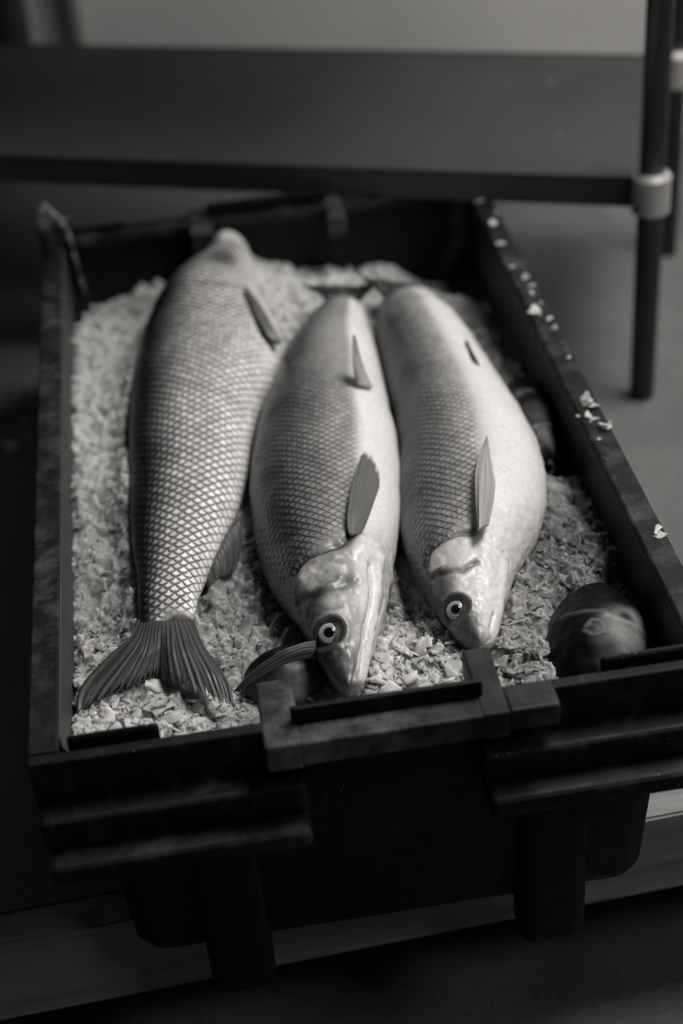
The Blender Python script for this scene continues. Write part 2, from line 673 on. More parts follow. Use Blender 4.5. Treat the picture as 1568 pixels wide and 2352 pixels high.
for far in (False, True):
    f = mirror if far else (lambda b: b)
    # top bars of the end wall
    part('rim_bar', [f((.000, .150, .000, .009, -.040, 0.000, .0018))])
    part('rim_bar', [f((.300, .450, .000, .009, -.040, 0.000, .0018))])
    part('corner_ledge', [f((.001, .1705, -.0165, .006, -.062, -.036, .004)),
                          f((.003, .1700, -.0325, .004, -.078, -.061, .005))], 'plastic')
    part('corner_ledge', [f((.2845, .449, -.0165, .006, -.062, -.036, .004)),
                          f((.2850, .447, -.0325, .004, -.078, -.061, .005))], 'plastic')
    # handle bar in the middle, with the grip gap beneath
    part('handle_bar', [f((.169, .2855, -.0163, .0020, -.020, 0.0, .002))], 'plastic_worn')
    part('handle_wall', [f((.166, .2880, .0020, .0060, -.06, .0125, .0012))], 'plastic_flat')
    # stacking posts running inwards
    part('stacking_post', [f((.1468, .1705, -.0160, .0460, -.022, 0.0004, .0022))], 'plastic_worn')
    part('stacking_post', [f((.2835, .3020, -.0160, .0480, -.022, 0.0004, .0022)),
                           f((.3015, .3340, -.0155, .0090, -.018, 0.0002, .0022))], 'plastic_worn')
    # corner tabs standing above the rim
    part('corner_tab', [f((.026, .0835, .0100, .0140, -.03, .0085, .003))], 'plastic_flat')
    part('corner_tab', [f((.3665, .424, .0100, .0140, -.03, .0085, .003))], 'plastic_flat')
    # rounded feet hanging lower than the base
    for x0, x1 in ((.088, .134), (.312, .360)):
        part('foot', [f((x0, x1, -.002, .036, -.252, -.080, .010))], 'plastic_flat')
# corner lug at the back left, its edge highlight made as a pale tube
bm = bmesh.new()
add_box(bm, .000, .012, .705, .765, -.02, .030, .003)
add_box(bm, .004, .030, .750, .765, -.02, .018, .003)
bm_obj('corner_lug', bm, MAT['plastic_worn'], crate)
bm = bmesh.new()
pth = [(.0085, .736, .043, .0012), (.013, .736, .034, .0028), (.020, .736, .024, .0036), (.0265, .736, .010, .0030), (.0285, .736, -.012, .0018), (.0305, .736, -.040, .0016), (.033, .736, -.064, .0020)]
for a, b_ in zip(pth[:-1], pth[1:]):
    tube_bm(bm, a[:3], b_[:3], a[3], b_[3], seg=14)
bm_obj('corner_highlight', bm, MAT['plastic_highlight'], crate, smooth=True)

# ------------------------------------------------------------------ fish outlines
def pxline(pts, z):
    return np.array([P(u, v, z) for u, v in pts])


class FishShape:
    """body along +y; left / right outlines and half thickness as functions of y"""

    def __init__(s, left, right, zc, thick, n=420, m=200, zfun=None, expo=1.0, smooth=7):
        Lp, Rp = pxline(left, zc), pxline(right, zc)
        y0 = min(Lp[:, 1].min(), Rp[:, 1].min())
        y1 = max(Lp[:, 1].max(), Rp[:, 1].max())
        s.y0, s.y1, s.zc, s.n, s.m = y0, y1, zc, n, m
        yy = np.linspace(y0, y1, 800)
        lo = np.argsort(Lp[:, 1]); ro = np.argsort(Rp[:, 1])
        xl = np.interp(yy, Lp[lo, 1], Lp[lo, 0]); xr = np.interp(yy, Rp[ro, 1], Rp[ro, 0])
        k = np.hanning(smooth * 4 + 3); k /= k.sum()
        pad = len(k) // 2

        def sm(a):
            ap = np.concatenate([2 * a[0] - a[1:pad + 1][::-1], a, 2 * a[-1] - a[-pad - 1:-1][::-1]])
            return np.convolve(ap, k, 'valid')
        s.yy, s.xl, s.xr = yy, sm(xl), sm(xr)
        s.tk_t = np.array([a for a, _ in thick]); s.tk_h = np.array([b for _, b in thick])
        s.zfun = zfun or (lambda t: 0 * t)
        s.expo = expo

    def at(s, y):
        t = (y - s.y0) / (s.y1 - s.y0)
        xl = np.interp(y, s.yy, s.xl); xr = np.interp(y, s.yy, s.xr)
        tt = np.clip(t, 0, 1)
        # smooth (cosine) interpolation of thickness
        i = np.clip(np.searchsorted(s.tk_t, tt) - 1, 0, len(s.tk_t) - 2)
        f = (tt - s.tk_t[i]) / (s.tk_t[i + 1] - s.tk_t[i])
        h = s.tk_h[i] * (1 - f) + s.tk_h[i + 1] * f
        return xl, xr, h, s.zc + s.zfun(tt)

    def top(s, x, y):
        """height of the upper surface over plan points; -9 outside"""
        xl, xr, h, zc = s.at(y)
        cx, w = (xl + xr) / 2, np.maximum((xr - xl) / 2, 1e-5)
        q = (x - cx) / w
        ok = (np.abs(q) < 1) & (y > s.y0) & (y < s.y1)
        return np.where(ok, zc + h * np.sqrt(np.clip(1 - q * q, 0, 1)), -9)

    def build(s, name, parent, paint, pitch=0.0088, ref=95, flip=1, wetness=.8, asp=1.2, headwet=0):
        n, m = s.n, s.m
        t = np.linspace(0, 1, n)
        t = t + 0.0 * t
        y = s.y0 + (s.y1 - s.y0) * t
        xl, xr, h, zc = s.at(y)
        k = np.hanning(25); k /= k.sum()
        hp = np.pad(h, 12, mode='edge'); h = np.convolve(hp, k, 'valid')
        th = np.linspace(0, 2 * np.pi, m, endpoint=False)
        cx, wd = (xl + xr) / 2, (xr - xl) / 2
        c, sn = np.cos(th), np.sin(th)
        X = cx[:, None] + wd[:, None] * c[None, :]
        Y = np.repeat(y[:, None], m, 1)
        Z = zc[:, None] + h[:, None] * np.sign(sn)[None, :] * np.abs(sn)[None, :] ** s.expo
        Pn = np.stack([X, Y, Z], -1)
        # arc length across from the reference angle
        seg = np.linalg.norm(np.roll(Pn, -1, 1) - Pn, axis=2)
        arc = np.concatenate([np.zeros((n, 1)), np.cumsum(seg, 1)], 1)
        iref = int(ref / 360 * m)
        arc = arc - arc[:, iref:iref + 1]
        # normals
        du = np.gradient(Pn, axis=0)
        dv = (np.roll(Pn, -1, 1) - np.roll(Pn, 1, 1))
        nr = np.cross(du, dv)
        nr /= (np.linalg.norm(nr, axis=2, keepdims=True) + 1e-12)
        out = np.stack([np.repeat(c[None, :], n, 0), np.zeros((n, m)), np.repeat(sn[None, :], n, 0)], -1)
        sgn = np.sign((nr * out).sum(2, keepdims=True)); sgn[sgn == 0] = 1
        nr *= sgn
        fr = np.repeat(c[None, :], n, 0)
        T = np.repeat(t[:, None], m, 1)
        up = np.repeat(sn[None, :], n, 0)
        tone, amt, width, disp = paint(Pn, T, fr, up)
        Pn = Pn + nr * disp[..., None]
        V = Pn.reshape(-1, 3)
        F = []
        idx = np.arange(n * m).reshape(n, m)
        a = idx[:-1, :]; b_ = np.roll(idx, -1, 1)[:-1, :]; c_ = np.roll(idx, -1, 1)[1:, :]; d_ = idx[1:, :]
        Fq = np.stack([a, b_, c_, d_], -1).reshape(-1, 4)
        F = Fq.tolist()
        F.append(list(range(m))[::-1]); F.append(list(range((n - 1) * m, n * m)))
        o = mesh_obj(name, V, F, MAT['fish'], parent)
        me = o.data
        # uv
        pit = pitch if callable(pitch) else (lambda t_: pitch + 0 * t_)
        pt = pit(t)
        ds = np.gradient(y) / pt
        us = np.cumsum(ds) * flip
        uvl = me.uv_layers.new(name='UVMap')
        jj = np.arange(m)
        A = arc / (pt[:, None] * asp)
        quads = len(Fq)
        ii = np.repeat(np.arange(n - 1), m); jx = np.tile(jj, n - 1)
        U = np.zeros((quads, 4, 2))
        U[:, 0] = np.stack([us[ii], A[ii, jx]], -1)
        U[:, 1] = np.stack([us[ii], A[ii, jx + 1]], -1)
        U[:, 2] = np.stack([us[ii + 1], A[ii + 1, jx + 1]], -1)
        U[:, 3] = np.stack([us[ii + 1], A[ii + 1, jx]], -1)
        full = np.concatenate([U.reshape(-1, 2), np.zeros((2 * m, 2))], 0)
        uvl.data.foreach_set('uv', full.astype(np.float32).ravel())
        ca = me.color_attributes.new('tone', 'FLOAT_COLOR', 'POINT')
        tn = tone.reshape(-1)
        rgba = np.stack([tn, tn * .985, tn * .965, np.ones_like(tn)], -1).astype(np.float32)
        ca.data.foreach_set('color', rgba.ravel())
        cb = me.color_attributes.new('scale_amt', 'FLOAT_COLOR', 'POINT')
        z1 = np.stack([amt.reshape(-1), width.reshape(-1), (wetness + 1.3 * (1 - smoothstep(.22, .32, T)) * headwet).reshape(-1), np.ones(n * m)], -1).astype(np.float32)
        cb.data.foreach_set('color', z1.ravel())
        s.surf = Pn; s.nr = nr
        return o

    def nearest(s, x, y):
        half = s.m // 2 + 1
        A = s.surf[:, :half]
        d = (A[..., 0] - x) ** 2 + (A[..., 1] - y) ** 2
        i = np.unravel_index(np.argmin(d), d.shape)
        return A[i], s.nr[i]


_uvcache = {}


def on_surface(Pn, u, v):
    """the point of the visible upper skin that was measured at (u, v)"""
    key = id(Pn)
    if key not in _uvcache:
        _uvcache.clear()
        half = Pn.shape[1] // 2 + 1
        A_ = Pn[:, :half].reshape(-1, 3)
        q = (A_ - CPOS) @ R.T
        _uvcache[key] = (A_, 784 + FPX * q[:, 0] / q[:, 2], 1176 + FPX * q[:, 1] / q[:, 2])
    A_, uu, vv = _uvcache[key]
    d = (uu - u) ** 2 + (vv - v) ** 2
    k = d.argmin()
    return A_[k]


def ell(Pn, u, v, z, rx, ry, soft=0.5, ang=0):
    """soft ellipse mask on the skin around a measured point"""
    q = on_surface(Pn, u, v)
    dx, dy, dz = Pn[..., 0] - q[0], Pn[..., 1] - q[1], Pn[..., 2] - q[2]
    dy = np.sign(dy) * np.sqrt(dy ** 2 + .6 * dz ** 2)
    ca, sa = math.cos(math.radians(ang)), math.sin(math.radians(ang))
    ex, ey = (dx * ca + dy * sa) / rx, (-dx * sa + dy * ca) / ry
    r = np.sqrt(ex * ex + ey * ey)
    return 1 - smoothstep(1 - soft, 1 + soft, r)


def stroke(Pn, pts, z, wid):
    """soft line mask on the skin through measured points"""
    Q = np.array([on_surface(Pn, u, v) for u, v in pts])
    best = np.full(Pn.shape[:2], 9.0)
    for a, b in zip(Q[:-1], Q[1:]):
        d = b - a
        t = np.clip(((Pn - a) @ d) / (d @ d + 1e-12), 0, 1)
        best = np.minimum(best, np.linalg.norm(Pn - a - t[..., None] * d, axis=2))
    return np.exp(-(best / wid) ** 2)


def lerp(a, b, t):
    return a * (1 - t) + b * t


# ---- fish A: left, tail towards the viewer
A = FishShape(
    left=[(378, 1492), (345, 1476), (326, 1452), (319, 1420), (318, 1375), (317, 1330), (305, 1270), (300, 1200), (301, 1107), (297, 1000), (303, 900), (325, 790), (352, 720), (386, 668), (425, 640), (462, 622), (474, 590), (492, 566), (528, 553)],
    right=[(378, 1492), (420, 1476), (438, 1450), (444, 1420), (455, 1370), (480, 1310), (512, 1240), (545, 1170), (568, 1090), (578, 1010), (597, 940), (628, 890), (645, 830), (632, 770), (608, 705), (592, 655), (586, 612), (566, 572), (528, 553)],
    zc=-0.034, thick=[(0, .001), (.04, .0055), (.075, .0120), (.1, .0155), (.25, .027), (.45, .037), (.65, .041), (.80, .037), (.88, .030), (.94, .026), (.975, .022), (1, .006)])

# ---- fish B: middle, head towards the viewer
B = FishShape(
    left=[(800, 1588), (778, 1583), (757, 1562), (733, 1520), (712, 1480), (690, 1440), (655, 1395), (622, 1350), (597, 1290), (582, 1220), (574, 1150), (577, 1080), (590, 1000), (605, 950), (630, 885), (655, 820), (690, 765), (722, 730), (745, 700), (790, 680)],
    right=[(800, 1588), (822, 1581), (836, 1562), (850, 1510), (868, 1450), (885, 1390), (897, 1320), (910, 1250), (918, 1180), (919, 1100), (912, 1010), (900, 960), (885, 900), (868, 830), (855, 780), (842, 735), (830, 700), (790, 680)],
    zc=-0.030, thick=[(0, .004), (.025, .014), (.08, .022), (.18, .034), (.35, .042), (.6, .042), (.8, .034), (.93, .020), (1, .008)])

# ---- fish C: right, head towards the viewer
C = FishShape(
    left=[(1100, 1488), (1078, 1482), (1050, 1465), (1020, 1425), (985, 1380), (955, 1330), (932, 1280), (920, 1230), (916, 1150), (920, 1050), (905, 960), (885, 870), (868, 790), (862, 730), (880, 690), (930, 672)],
    right=[(1100, 1488), (1128, 1480), (1143, 1440), (1160, 1385), (1175, 1330), (1205, 1280), (1238, 1225), (1254, 1160), (1252, 1100), (1235, 1030), (1205, 975), (1170, 920), (1130, 860), (1090, 795), (1040, 730), (990, 690), (930, 672)],
    zc=-0.034, thick=[(0, .006), (.03, .016), (.1, .023), (.2, .034), (.4, .044), (.65, .043), (.85, .034), (.95, .022), (1, .010)])
FISH = [A, B, C]


def paint_A(Pn, T, fr, up):
    n1 = fbm(Pn, 70, 4); n2 = fbm(Pn, 18, 3)
    x = fr + (n2 - .5) * .25
    tone = lerp(.012, .60, smoothstep(-.80, .0, x))
    tone = lerp(tone, .86, smoothstep(.05, .9, x))
    tone = tone * (0.82 + .36 * n1)
    back = smoothstep(.72, .95, T)
    tone = lerp(tone, tone * .85, back)
    # head at the far end: pale cheek, grey crown
    hd = smoothstep(.90, .93, T)
    tone = lerp(tone, lerp(.16, .72, smoothstep(.0, .35, fr + 1.6 * (n2 - .5))), hd)
    tone = lerp(tone, .06, .8 * ell(Pn, 510, 590, 0, .014, .020, .5) + .6 * stroke(Pn, [(470, 650), (520, 655), (560, 660)], 0, .004))
    # vent bulge
    tone = lerp(tone, .68, smoothstep(.45, .8, fr) * smoothstep(.55, .66, T) * (1 - smoothstep(.8, .9, T)))
    root = 1 - smoothstep(.030, .060, T + (n1 - .5) * .045)
    tone = lerp(tone, .030 * (.5 + n1), root)
    amt = (1 - root) * (1 - hd) * (1 - .75 * smoothstep(.55, .95, fr) * smoothstep(.5, .65, T))
    amt = amt * lerp(1.0, .75, smoothstep(.75, .95, fr))
    width = np.clip(lerp(.95, .42, smoothstep(-.9, .25, x)) - .12 * smoothstep(.3, .9, x), 0, 1)
    disp = (n2 - .5) * .0015
    disp = disp + .004 * smoothstep(.4, .8, fr) * np.exp(-((T - .66) / .06) ** 2)
    disp -= .003 * stroke(Pn, [(566, 665), (590, 700), (620, 750), (643, 800)], -.01, .004)
    return tone, amt, width, disp


def paint_B(Pn, T, fr, up):
    z = -.004
    n1 = fbm(Pn, 80, 4); n2 = fbm(Pn, 22, 3)
    x = fr + (n2 - .5) * .30
    tone = lerp(.012, .18, smoothstep(-.80, -.10, x))
    tone = lerp(tone, .32, smoothstep(-.2, .25, x))
    belly = smoothstep(.34, .56, fr + (n2 - .5) * .12)
    tone = tone * (.7 + .6 * n1)
    # slimy paler rear flank
    tone = lerp(tone, .30, .6 * smoothstep(.52, .75, T) * smoothstep(-.6, .1, fr))
    tone = lerp(tone, .70, belly)
    # head zone
    hd = 1 - smoothstep(.25, .30, T + .05 * (1 - fr))
    head_tone = lerp(.03, .27, smoothstep(-.75, -.1, fr + (n2 - .5) * .3))
    head_tone = lerp(head_tone, .64, smoothstep(.30, .62, fr + (n2 - .5) * .15))
    tone = lerp(tone, head_tone, hd)
    g1 = ell(Pn, 742, 1312, z, .0185, .020, .25, 25)
    g1b = ell(Pn, 700, 1330, z, .007, .012, .3, 10)
    g2 = ell(Pn, 748, 1400, z, .017, .020, .3, 20)
    mott = fbm(Pn, 260, 3)
    tone = lerp(tone, .26 * (.25 + 1.5 * mott), g1)
    tone = lerp(tone, .40 * (.25 + 1.5 * mott), g1b)
    tone = lerp(tone, .44 * (.5 + 1.0 * mott), g2 * .85)
    tone = lerp(tone, .34, ell(Pn, 800, 1440, z, .013, .028, .5, 0) * .8)
    # dark lines between the gill plates
    for pts, wd, k in (([(690, 1385), (730, 1372), (780, 1352), (815, 1330)], .0035, .85),
                       ([(680, 1310), (700, 1285), (740, 1265), (790, 1250), (815, 1225)], .004, .8),
                       ([(684, 1315), (678, 1350), (690, 1395), (715, 1420)], .0035, .9),
                       ([(720, 1370), (745, 1358), (790, 1325)], .002, .5),
                       ([(722, 1392), (755, 1405), (790, 1400)], .0014, .35)):
        tone = lerp(tone, .02, np.clip(stroke(Pn, pts, z, wd * (.7 + .8 * n2)) * k * 1.15 * (.5 + n1), 0, 1))
    # dark snout, upper left of the head
    tone = lerp(tone, .014, ell(Pn, 742, 1530, z, .016, .045, .4, 18) * .96)
    tone = lerp(tone, .012, ell(Pn, 690, 1440, z, .012, .030, .4, 30) * .9)
    tone = lerp(tone, .10, ell(Pn, 795, 1515, z - .01, .009, .022, .6, 0) * .85)
    tone = lerp(tone, .20, ell(Pn, 800, 1572, z - .02, .007, .010, .6, 0) * .7)
    tone = lerp(tone, .016, np.clip(1.3 * stroke(Pn, [(732, 1495), (752, 1530), (778, 1568)], 0, .0085), 0, 1) * .95)
    tone = lerp(tone, .05, stroke(Pn, [(775, 1490), (785, 1530), (795, 1562)], 0, .0065) * (.4 + .6 * n1))
    tone = lerp(tone, .012, stroke(Pn, [(668, 1400), (690, 1440), (715, 1475)], 0, .008) * .9)
    # orbit
    tone = lerp(tone, .045, ell(Pn, 756, 1455, z, .0125, .0125, .25))
    # pale jaw
    jaw = stroke(Pn, [(868, 1290), (862, 1380), (852, 1460), (840, 1520), (828, 1562)], -.012, .0048)
    tone = lerp(tone, .70, jaw)
    tone = lerp(tone, .22, stroke(Pn, [(845, 1300), (848, 1370), (836, 1440), (828, 1500)], -.006, .0013) * .6)
    tone = lerp(tone, .10, stroke(Pn, [(882, 1375), (870, 1420), (856, 1450)], -.02, .0013) * .8)
    amt = (1 - belly) * (1 - hd) * (1 - .55 * smoothstep(.55, .75, T))
    amt = amt * lerp(1, .75, smoothstep(-.1, .4, fr))
    width = lerp(.55, .14, smoothstep(-.8, .1, x))
    width = width + .25 * smoothstep(.6, .9, n1)
    disp = (n2 - .5) * .003 + (n1 - .5) * .0010
    disp += .0016 * g1 + .0014 * g2 + .001 * g1b + .0016 * (fbm(Pn, 200, 3) - .5) * hd
    disp -= .0009 * stroke(Pn, [(690, 1385), (730, 1372), (780, 1352), (815, 1330)], z, .003)
    disp -= .0035 * stroke(Pn, [(680, 1310), (700, 1285), (740, 1265), (790, 1250), (815, 1225)], z, .0035)
    disp -= .0030 * ell(Pn, 756, 1455, z, .0105, .0105, .3)
    disp += .0014 * (ell(Pn, 756, 1455, z, .0145, .0145, .2) - ell(Pn, 756, 1455, z, .0115, .0115, .2))
    disp += .0025 * jaw
    disp -= .0018 * stroke(Pn, [(845, 1300), (848, 1370), (836, 1440), (826, 1510), (815, 1555)], -.006, .0016)
    disp -= .0020 * stroke(Pn, [(882, 1375), (870, 1420), (856, 1450)], -.02, .0013)
    disp += .004 * ell(Pn, 840, 1255, z, .016, .014, .6)
    return np.clip(tone, 0, 1), np.clip(amt, 0, 1), np.clip(width, 0, 1), disp


def paint_C(Pn, T, fr, up):
    z = -.004
    n1 = fbm(Pn, 80, 4); n2 = fbm(Pn, 22, 3)
    x = fr + (n2 - .5) * .28
    tone = lerp(.015, .18, smoothstep(-.9, -.45, x))
    tone = lerp(tone, .36, smoothstep(-.45, .0, x))
    tone = tone * (.75 + .5 * n1)
    belly = smoothstep(-.12, .42, fr + (n2 - .5) * .1)
    tone = lerp(tone, .66, belly)
    tone = lerp(tone, .42, .45 * smoothstep(.80, .92, T) * (1 - belly))
    hd = 1 - smoothstep(.24, .28, T + .06 * (1 - fr))
    ht = lerp(.03, .34, smoothstep(-.85, -.25, fr + (n2 - .5) * .3))
    ht = lerp(ht, .62, smoothstep(.0, .45, fr + (n2 - .5) * .2))
    tone = lerp(tone, ht, hd)
    g1 = ell(Pn, 1040, 1275, z, .019, .020, .22, 20)
    g1b = ell(Pn, 998, 1297, z, .006, .011, .3, 15)
    g2 = ell(Pn, 1022, 1345, z, .012, .014, .3, 20)
    tone = lerp(tone, lerp(.38, .60, smoothstep(1000, 1100, 1040 + (Pn[..., 0] - P(1040, 1275, z)[0]) * 3300)) * (.8 + .4 * n1), g1 * .9)
    tone = lerp(tone, .42 * (.6 + .8 * n1), g1b * .9)
    tone = lerp(tone, .36 * (.6 + .8 * n1), g2 * .85)
    tone = lerp(tone, .62, ell(Pn, 1105, 1400, -.012, .013, .035, .5) * .8)
    for pts, wd, k in (([(995, 1325), (1020, 1318), (1060, 1310), (1095, 1290)], .0028, .75),
                       ([(980, 1300), (985, 1270), (1010, 1245), (1050, 1225), (1085, 1222)], .0035, .75),
                       ([(983, 1300), (985, 1340), (1000, 1380)], .003, .8)):
        tone = lerp(tone, .03, np.clip(stroke(Pn, pts, z, wd * (.7 + .8 * n2)) * k * 1.1 * (.5 + n1), 0, 1))
    tone = lerp(tone, .016, ell(Pn, 1018, 1445, z, .014, .032, .45, 25) * .92)
    tone = lerp(tone, .012, ell(Pn, 965, 1370, z, .010, .030, .4, 25) * .9)
    tone = lerp(tone, .05, ell(Pn, 1072, 1450, -.015, .009, .022, .6) * .8)
    tone = lerp(tone, .05, ell(Pn, 1047, 1400, z, .0115, .0115, .25))
    jaw = stroke(Pn, [(1165, 1290), (1155, 1350), (1142, 1420), (1128, 1475)], -.02, .0055)
    tone = lerp(tone, .70, jaw)
    tone = lerp(tone, .15, stroke(Pn, [(1160, 1278), (1168, 1292), (1170, 1306)], -.014, .0012) * .8)
    tone = lerp(tone, .30, stroke(Pn, [(1132, 1412), (1126, 1440), (1122, 1468)], -.02, .0013) * .7)
    tone = lerp(tone, .30, stroke(Pn, [(1104, 1395), (1102, 1430), (1106, 1465)], -.015, .0015) * .6)
    amt = (1 - smoothstep(.1, .6, belly)) * (1 - hd) * lerp(1, .8, smoothstep(.3, .7, T))
    width = lerp(.5, .12, smoothstep(-.85, -.1, x)) + .22 * smoothstep(.55, .8, n2) * smoothstep(.25, .5, T)
    disp = (n2 - .5) * .003 + (n1 - .5) * .001
    disp += .0015 * g1 + .0012 * g2 + .001 * g1b + .0016 * (fbm(Pn, 200, 3) - .5) * hd
    disp -= .0022 * stroke(Pn, [(995, 1325), (1020, 1318), (1060, 1310), (1095, 1290)], z, .0025)
    disp -= .0030 * stroke(Pn, [(980, 1300), (985, 1270), (1010, 1245), (1050, 1225), (1085, 1222)], z, .003)
    disp -= .0028 * ell(Pn, 1047, 1400, z, .0095, .0095, .3)
    disp += .0014 * (ell(Pn, 1047, 1400, z, .0135, .0135, .2) - ell(Pn, 1047, 1400, z, .0105, .0105, .2))
    disp += .002 * jaw
    disp -= .0020 * stroke(Pn, [(1158, 1270), (1168, 1292), (1170, 1310)], -.014, .0015)
    disp -= .0016 * stroke(Pn, [(1132, 1412), (1126, 1440), (1122, 1468)], -.02, .0013)
    # ragged ventral edge with slime
    disp += .0022 * smoothstep(.9, 1, fr) * (fbm(Pn, 140, 2) - .35) * smoothstep(.3, .4, T)
    return np.clip(tone, 0, 1), np.clip(amt, 0, 1), np.clip(width, 0, 1), disp


def fish_root(shape, label):
    ym = (shape.y0 + shape.y1) / 2
    xl, xr, h, zc = shape.at(np.array(ym))
    return empty('whole_fish', (float((xl + xr) / 2), float(ym), float(zc - h)), label, 'fish', 'large fresh fish lying on the ice')


fA = fish_root(A, 'silver fish on the left with its forked tail towards the viewer and bold net-like scales')
fB = fish_root(B, 'dark-backed fish in the middle with its head down towards the handle of the crate')
fC = fish_root(C, 'pale-bellied fish on the right with its head behind the right-hand stacking post')
A.build('body', fA, paint_A, pitch=lambda t: .0068 + .0020 * smoothstep(0, .35, t), ref=100, flip=-1)
B.build('body', fB, paint_B, pitch=lambda t: .0070 + .0004 * t, ref=100, flip=1, headwet=1)
C.build('body', fC, paint_C, pitch=lambda t: .0066 + .0004 * t, ref=110, flip=1, headwet=1)


# ---- eyes
def eye(shape, root, u, v, r, z):
    half = shape.m // 2 + 1
    A_ = shape.surf[:, :half].reshape(-1, 3)
    qq = (A_ - CPOS) @ R.T
    kk = ((784 + FPX * qq[:, 0] / qq[:, 2] - u) ** 2 + (1176 + FPX * qq[:, 1] / qq[:, 2] - v) ** 2).argmin()
    c, nrm = A_[kk], shape.nr[:, :half].reshape(-1, 3)[kk]
    nrm = nrm * .35 + np.array([0.02, -.52, .80]); nrm /= np.linalg.norm(nrm)
    V, F = [], []
    rings, seg = 16, 40
    for i in range(rings + 1):
        a = math.pi * i / rings
        for j in range(seg):
            b = 2 * math.pi * j / seg
            V.append((r * math.sin(a) * math.cos(b), r * math.sin(a) * math.sin(b), r * .40 * math.cos(a)))
    for i in range(rings):
        for j in range(seg):
            F.append((i * seg + j, i * seg + (j + 1) % seg, (i + 1) * seg + (j + 1) % seg, (i + 1) * seg + j))
    e = mesh_obj('eye', V, F, MAT['iris'], root, local=False)
    quat = Vector(nrm).to_track_quat('Z', 'Y')
    e.rotation_mode = 'QUATERNION'
    e.rotation_quaternion = quat
    e.location = Vector(c) - Vector(root.location) + Vector(nrm) * (-r * .10)
    e.scale = (r / .0085 / (r / .0085),) * 3
    V2 = [(x * .53, y * .53, z_ * .40 + r * .270) for x, y, z_ in V]
    pu = mesh_obj('pupil', V2, F, MAT['pupil'], None)
    pu.parent = e
    return e


eye(B, fB, 756, 1455, .0079, -.01)
eye(C, fC, 1047, 1400, .0070, -.01)


# ---- fins: a sheet spanned by two edges (base to tip), with ray relief, thickness and a torn outer edge
def fin(name, parent, edges, mat, nu=60, nv=40, thick=.0012, ragged=0.05, wave=.0012, seed=1, ragfreq=14, offset=0.0):
    """edges: list of poly-lines (world points) running base -> tip, spanning the fin from one side to the other"""
    r = np.random.default_rng(seed)
    E = []
    for e in edges:
        e = np.array(e)
        d = np.concatenate([[0], np.cumsum(np.linalg.norm(np.diff(e, axis=0), axis=1))]); d /= d[-1]
        tt = np.linspace(0, 1, nv)
        # smooth resample
        k = np.hanning(9); k /= k.sum()
        c = np.stack([np.interp(tt, d, e[:, i]) for i in range(3)], -1)
        cp = np.pad(c, ((4, 4), (0, 0)), mode='reflect', reflect_type='odd')
        c = np.stack([np.convolve(cp[:, i], k, 'valid') for i in range(3)], -1)
        E.append(c)
    E = np.array(E)                                   # m x nv x 3
    s = np.linspace(0, 1, nu)
    se = np.linspace(0, 1, len(E))
    G = np.zeros((nu, nv, 3))
    for j in range(nv):
        for i in range(3):
            G[:, j, i] = np.interp(s, se, E[:, j, i])
    # torn outline: rays of unequal length
    teeth = np.abs(((s * ragfreq + .3 * np.sin(s * 21)) % 1) - .5) * 2
    cut = 1 - ragged * teeth * (0.5 + r.random(nu) * .5) * np.sin(np.pi * np.clip(s * 1.02, 0, 1)) ** .5
    G2 = np.zeros_like(G)
    tt = np.linspace(0, 1, nv)
    for a in range(nu):
        for i in range(3):
            G2[a, :, i] = np.interp(tt * cut[a], tt, G[a, :, i])
    du = np.gradient(G2, axis=0); dv = np.gradient(G2, axis=1)
    nr = np.cross(du, dv); nr /= np.linalg.norm(nr, axis=2, keepdims=True) + 1e-9
    if nr[..., 2].mean() < 0: nr = -nr
    rel = wave * np.sin(s * ragfreq * 2 * np.pi)[:, None] * np.linspace(.1, 1, nv)[None, :]
    top = G2 + nr * (rel + offset)[..., None]
    tk = thick * np.linspace(1.6, .35, nv)[None, :, None] * np.sin(np.pi * np.clip(np.linspace(.08, .92, nu), 0, 1))[:, None, None] ** .5
    bot = top - nr * tk
    V = np.concatenate([top.reshape(-1, 3), bot.reshape(-1, 3)])
    nn = nu * nv
    F, UV = [], []
    us, vs = s, np.linspace(0, 1, nv)

    def uvof(k):
        k = k % nn
        return (us[k // nv], vs[k % nv])
    for i in range(nu - 1):
        for j in range(nv - 1):
            a, b, c, d = i * nv + j, i * nv + j + 1, (i + 1) * nv + j + 1, (i + 1) * nv + j
            F.append((a, d, c, b)); F.append((nn + a, nn + b, nn + c, nn + d))
    for i in range(nu - 1):
        a, d = i * nv, (i + 1) * nv
        F.append((a, nn + a, nn + d, d))
        a, d = i * nv + nv - 1, (i + 1) * nv + nv - 1
        F.append((a, d, nn + d, nn + a))
    for j in range(nv - 1):
        a, b = j, j + 1
        F.append((a, b, nn + b, nn + a))
        a, b = (nu - 1) * nv + j, (nu - 1) * nv + j + 1
        F.append((a, nn + a, nn + b, b))
    o = mesh_obj(name, V, F, mat, parent)
    uvl = o.data.uv_layers.new(name='UVMap')
    arr = np.array([uvof(k) for f in F for k in f], dtype=np.float32)
    uvl.data.foreach_set('uv', arr.ravel())
    return o


def pw(pts):
    return [P(u, v, z) for u, v, z in pts]


